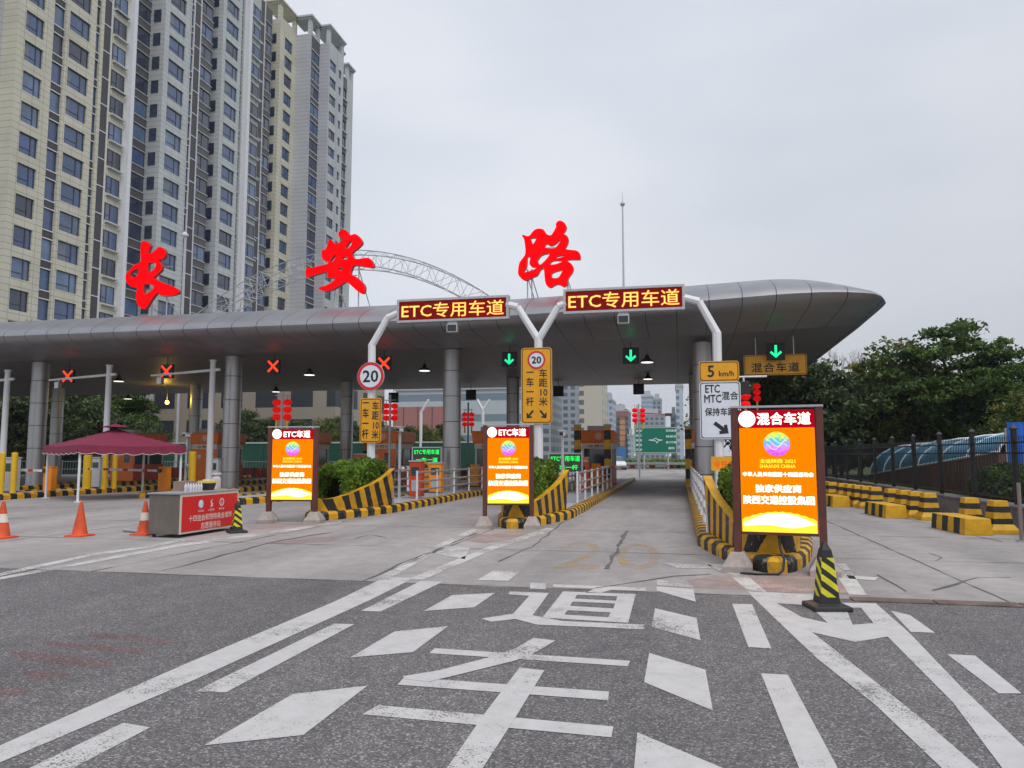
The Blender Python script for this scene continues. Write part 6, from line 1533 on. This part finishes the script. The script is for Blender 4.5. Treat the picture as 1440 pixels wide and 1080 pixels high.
# windows as parts: the 100 that show largest, the rest as one part
def area(w_):
    q = [proj((w_[0], y, z)) for y in (w_[1], w_[2]) for z in (w_[3], w_[4])]
    if any(p is None for p in q): return 0
    xs = [p[0] for p in q]; ys = [p[1] for p in q]
    if max(xs) < 0 or min(ys) < -5 or max(ys) > 455: return (max(xs) - min(xs)) * .001
    return (max(xs) - min(xs)) * (max(ys) - min(ys))
wins.sort(key=area, reverse=True)
wr = random.Random(12)
def win_geo(mb, w_):
    X, y0, y1, z0, z1, sp, g = w_; f = .07
    gi = (1 if g is T_gl else 2)
    rv = wr.random()
    if rv < .16: gi = 3
    elif rv < .3: gi = 2
    elif rv < .42: gi = 1
    if rv > .75 and sp:      # a half drawn curtain
        yc = y0 + (y1 - y0) * wr.uniform(.2, .45); mb.add([(X + .006, y0 + .05, z0 + .05), (X + .006, yc, z0 + .05), (X + .006, yc, z1 - .05), (X + .006, y0 + .05, z1 - .05)], [(0, 1, 2, 3)], 4)
    mb.add([(X, y0, z0), (X, y1, z0), (X, y1, z1), (X, y0, z1)], [(0, 1, 2, 3)], gi)
    e = X + .05
    for a, b, c, d in ((y0, y1, z0, z0 + f), (y0, y1, z1 - f, z1), (y0, y0 + f, z0 + f, z1 - f), (y1 - f, y1, z0 + f, z1 - f)): mb.bb(X - .02, e, a, b, c, d, 0)
    if sp:
        ym = y0 + (y1 - y0) * sp; mb.bb(X - .02, e, ym - .045, ym + .045, z0 + f, z1 - f, 0)
        zm = z0 + (z1 - z0) * .30; mb.bb(X - .02, e - .01, y0 + f, ym - .045, zm - .03, zm + .03, 0)
mats3 = [T_frame, T_gl, T_gl2, glassm('pale reflecting glass', (.09, .15, .27), .05), mat('curtain behind glass', (.15, .175, .22), .3)]
for w_ in wins[:100]:
    mb = MB(); win_geo(mb, w_); mb.build('window', mats3, tw, TO)
mb = MB()
for w_ in wins[100:]: win_geo(mb, w_)
o = mb.build('window', mats3, tw, TO); o['kind'] = 'stuff'; o['label'] = 'smaller and farther windows of the tower'
# roof crown: open frame under an overhanging slab
def crown(y0, y1, X, m=T_grey):
    mb = MB(); mb.bb(X - 3, X + .4, y0 - .4, y1 + .2, ZT + 2.7, ZT + 3.0); mb.bb(X - 2.9, X + .15, y0 - .15, y1 + .1, ZT + 2.45, ZT + 2.699)
    mb.build('roof_slab', m, tw, TO); mb = MB(); mb.bb(X - .5, X - .002, y0 + .002, y0 + .7, ZT + .001, ZT + 2.449); mb.bb(X - .5, X - .002, y1 - .7, y1, ZT + .001, ZT + 2.449); mb.bb(X - .5, X - .002, y0 + .8, y1 - .8, ZT + .001, ZT + .5)
    mb.build('roof_frame', m, tw, TO)
crown(ya(13), ya(170), -58, T_cream); crown(ya(224), ya(297), -58); crown(ya(307), ya(360), -58); crown(ya(389), ya(413), -58, T_cream); crown(yC, y2_, X1); crown(y2_, y7_, X2); crown(y7_, y7_ + 3, -55.4); crown(y7_ + 6.5, y7_ + 9, -56.2)
mb = MB(); mb.bb(-68, -65.9, yA - 9, y7_ + 9, 0, ZT - .5); mb.build('core_wall', T_cool, tw, TO)
# small shrub growing on the canopy edge at the left
c = at_y(43, 452, 31); rng = np.random.default_rng(5); P = rng.normal(size=(500, 3)) * np.array([.16, .16, .14]) + np.array([0, 0, .12]); rt = thing('roof_shrub', 'small light green shrub growing on the canopy roof at the left', 'shrub', (c.x, 31, 7.66)); link(leaf_mesh('foliage', P, None, .06, M_hedgem, rng, .6), 'foliage', rt)
MB().cyl((0, 0, -.05), (0, 0, .2), .015, n=5).build('stem', M_bark, rt)
# slim mast behind the roof at the left
q = at_y(260, 331, 56); rt = thing('street_light', 'slim street light rising behind the canopy roof in front of the tower', 'street lamp', (q.x, 56, 0)); MB().cyl((0, 0, 0), (0, 0, q.z), .12, .06, 8).build('pole', M_greyp, rt); mb = MB(); mb.lathe([(.1, -.15), (.28, -.05), (.3, .1), (.1, .25)], 12, 0, (0, 0, q.z)); mb.build('lamp_head', M_white, rt, smooth=True)

# air conditioner units on the tower ledges
ac = 0
for k in range(4, NF):
    for px in (300, 384):
        if wr.random() < .55:
            y = ya(px) + wr.uniform(-.3, .3); X = -58 - (1.9 if px == 300 else 1.5)
            mb = MB(); mb.bb(X, X + .38, y - .4, y + .4, k * FH + .0, k * FH + .55); mb.build('air_conditioner', M_white, tw, TO)
# cabinets and machines on the islands
def cabinet(px, x, w_, d_, h_, m, lab, name='lane_cabinet', cat='cabinet', y=None):
    y = at_x(px, 640, x).y if y is None else y
    rt = thing(name, lab, cat, (x, y, .17), 0, 'cabinets and machines on the islands')
    mb = MB(); mb.bb(-w_ / 2, w_ / 2, 0, d_, .06, h_); mb.build('housing', m, rt, bevel=.015)
    mb = MB(); mb.bb(-w_ / 2 - .02, w_ / 2 + .02, -.03, d_ + .02, h_ + .001, h_ + .05); mb.build('hood', M_greyp, rt)
    mb = MB(); mb.bb(-w_ * .34, w_ * .34, -.006, -.001, h_ * .62, h_ * .86); mb.build('display_window', M_glass, rt)
    mb = MB(); mb.bb(-w_ * .3, w_ * .3, -.006, -.001, h_ * .2, h_ * .5); mb.build('door', M_greyp if m is not M_white else M_red, rt)
cabinet(584, -8.9, .42, .4, 1.25, M_red, 'red machine beside the left railing, below the left green-lettered display')
cabinet(612, -9.3, .5, .4, 1.15, M_orange, 'orange cabinet right of the red machine, near the middle column')
cabinet(580, -10.3, .45, .4, 1.0, M_white, 'low white cabinet behind the red machine')
cabinet(806, -3.9, .42, .4, 1.2, M_red, 'red machine in front of the middle toll booth', y=31.5)
cabinet(818, -4.2, .5, .4, 1.35, M_orange, 'orange cabinet left of the middle toll booth', y=34.2)
cabinet(300, -20.8, .5, .4, 1.3, M_white, 'white cabinet left of the second front column')
cabinet(135, -25.6, .45, .4, 1.35, M_greyp, 'grey cabinet between two yellow guard posts behind the umbrella')
cabinet(12, -25.9, .45, .4, 1.35, M_greyp, 'grey cabinet between the two leftmost yellow guard posts')
cabinet(500, -14.6, .8, .5, 1.5, M_red, 'red cabinet above the left hedge', y=34)

# air: faint haze that fades the far towers
mb = MB(); mb.bb(-960, 960, -360, 1560, -1.0, 100)
hz = mb.build('haze', []); hz['kind'] = 'stuff'; hz.display_type = 'WIRE'
mh = bpy.data.materials.new('haze air'); mh.use_nodes = True; t = mh.node_tree; t.nodes.clear()
vo = N(t, 'ShaderNodeVolumePrincipled'); vo.inputs['Color'].default_value = (.86, .91, 1.0, 1); vo.inputs['Density'].default_value = .0003; vo.inputs['Anisotropy'].default_value = .2
ou = N(t, 'ShaderNodeOutputMaterial'); t.links.new(vo.outputs[0], ou.inputs['Volume']); hz.data.materials.append(mh)

# darker low-rise and trees behind the left lanes
F_pod = facade('brown podium', (.30, .26, .21), (.03, .035, .045), fh=3.4, ww=4.2, duty=.62, vduty=.62)
block(168, 470, 505, 76, F_pod, 'brown low-rise podium with dark windows seen under the canopy, behind the left booths', name='podium_block', dep=14, crown=False)
for i, (px, yt, y, k, lab) in enumerate(((60, 530, 57, 'dark', 'dark tree just right of the leftmost column'), (130, 560, 58, 'dark', 'low dark tree behind the white arm post'), (5, 540, 58, 'dark', 'dark tree at the left picture edge under the canopy'),
                                         (185, 548, 66, 'tall', 'dark tree left of the glowing yellow lamp'), (345, 575, 70, 'dark', 'tree right of the second front column'))):
    tree_px(k, px, yt, y, lab, rz=i * 1.1 + .3, z=0)

# finer pieces go one level deeper, under the part they sit on
DEEP = {'lettering': ('panel', 'screen_face', 'front_panel', 'lintel'), 'border': ('panel',), 'ring': ('panel',), 'sign_face': ('panel',), 'lens': ('camera_body',), 'sun_hood': ('camera_body',),
        'emblem': ('roof_band', 'front_panel', 'screen_face'), 'emblem_mark': ('roof_band', 'screen_face'), 'air_conditioner': ('roof_band',), 'lid': ('housing',), 'hub': ('housing',), 'display_window': ('housing',),
        'door': ('housing',), 'hood': ('housing',), 'graphic': ('screen_face',), 'lamp_glass': ('shade',), 'roof_house': ('wall',), 'parapet': ('wall',), 'cross': ('housing',), 'arrow': ('housing',), 'glass': ('housing',), 'trim': ('valance',), 'rim': ('tub',), 'front_frame': ('body',), 'ball': ('mast',)}
def base(n): return n.split('.')[0]
for rt in [o for o in C.objects if o.type == 'EMPTY' and o.parent is None]:
    kids = {}
    for ch in rt.children: kids.setdefault(base(ch.name), ch)
    for ch in list(rt.children):
        for pn in DEEP.get(base(ch.name), ()):
            if pn in kids and kids[pn] is not ch and rt is not tw: ch.parent = kids[pn]; break
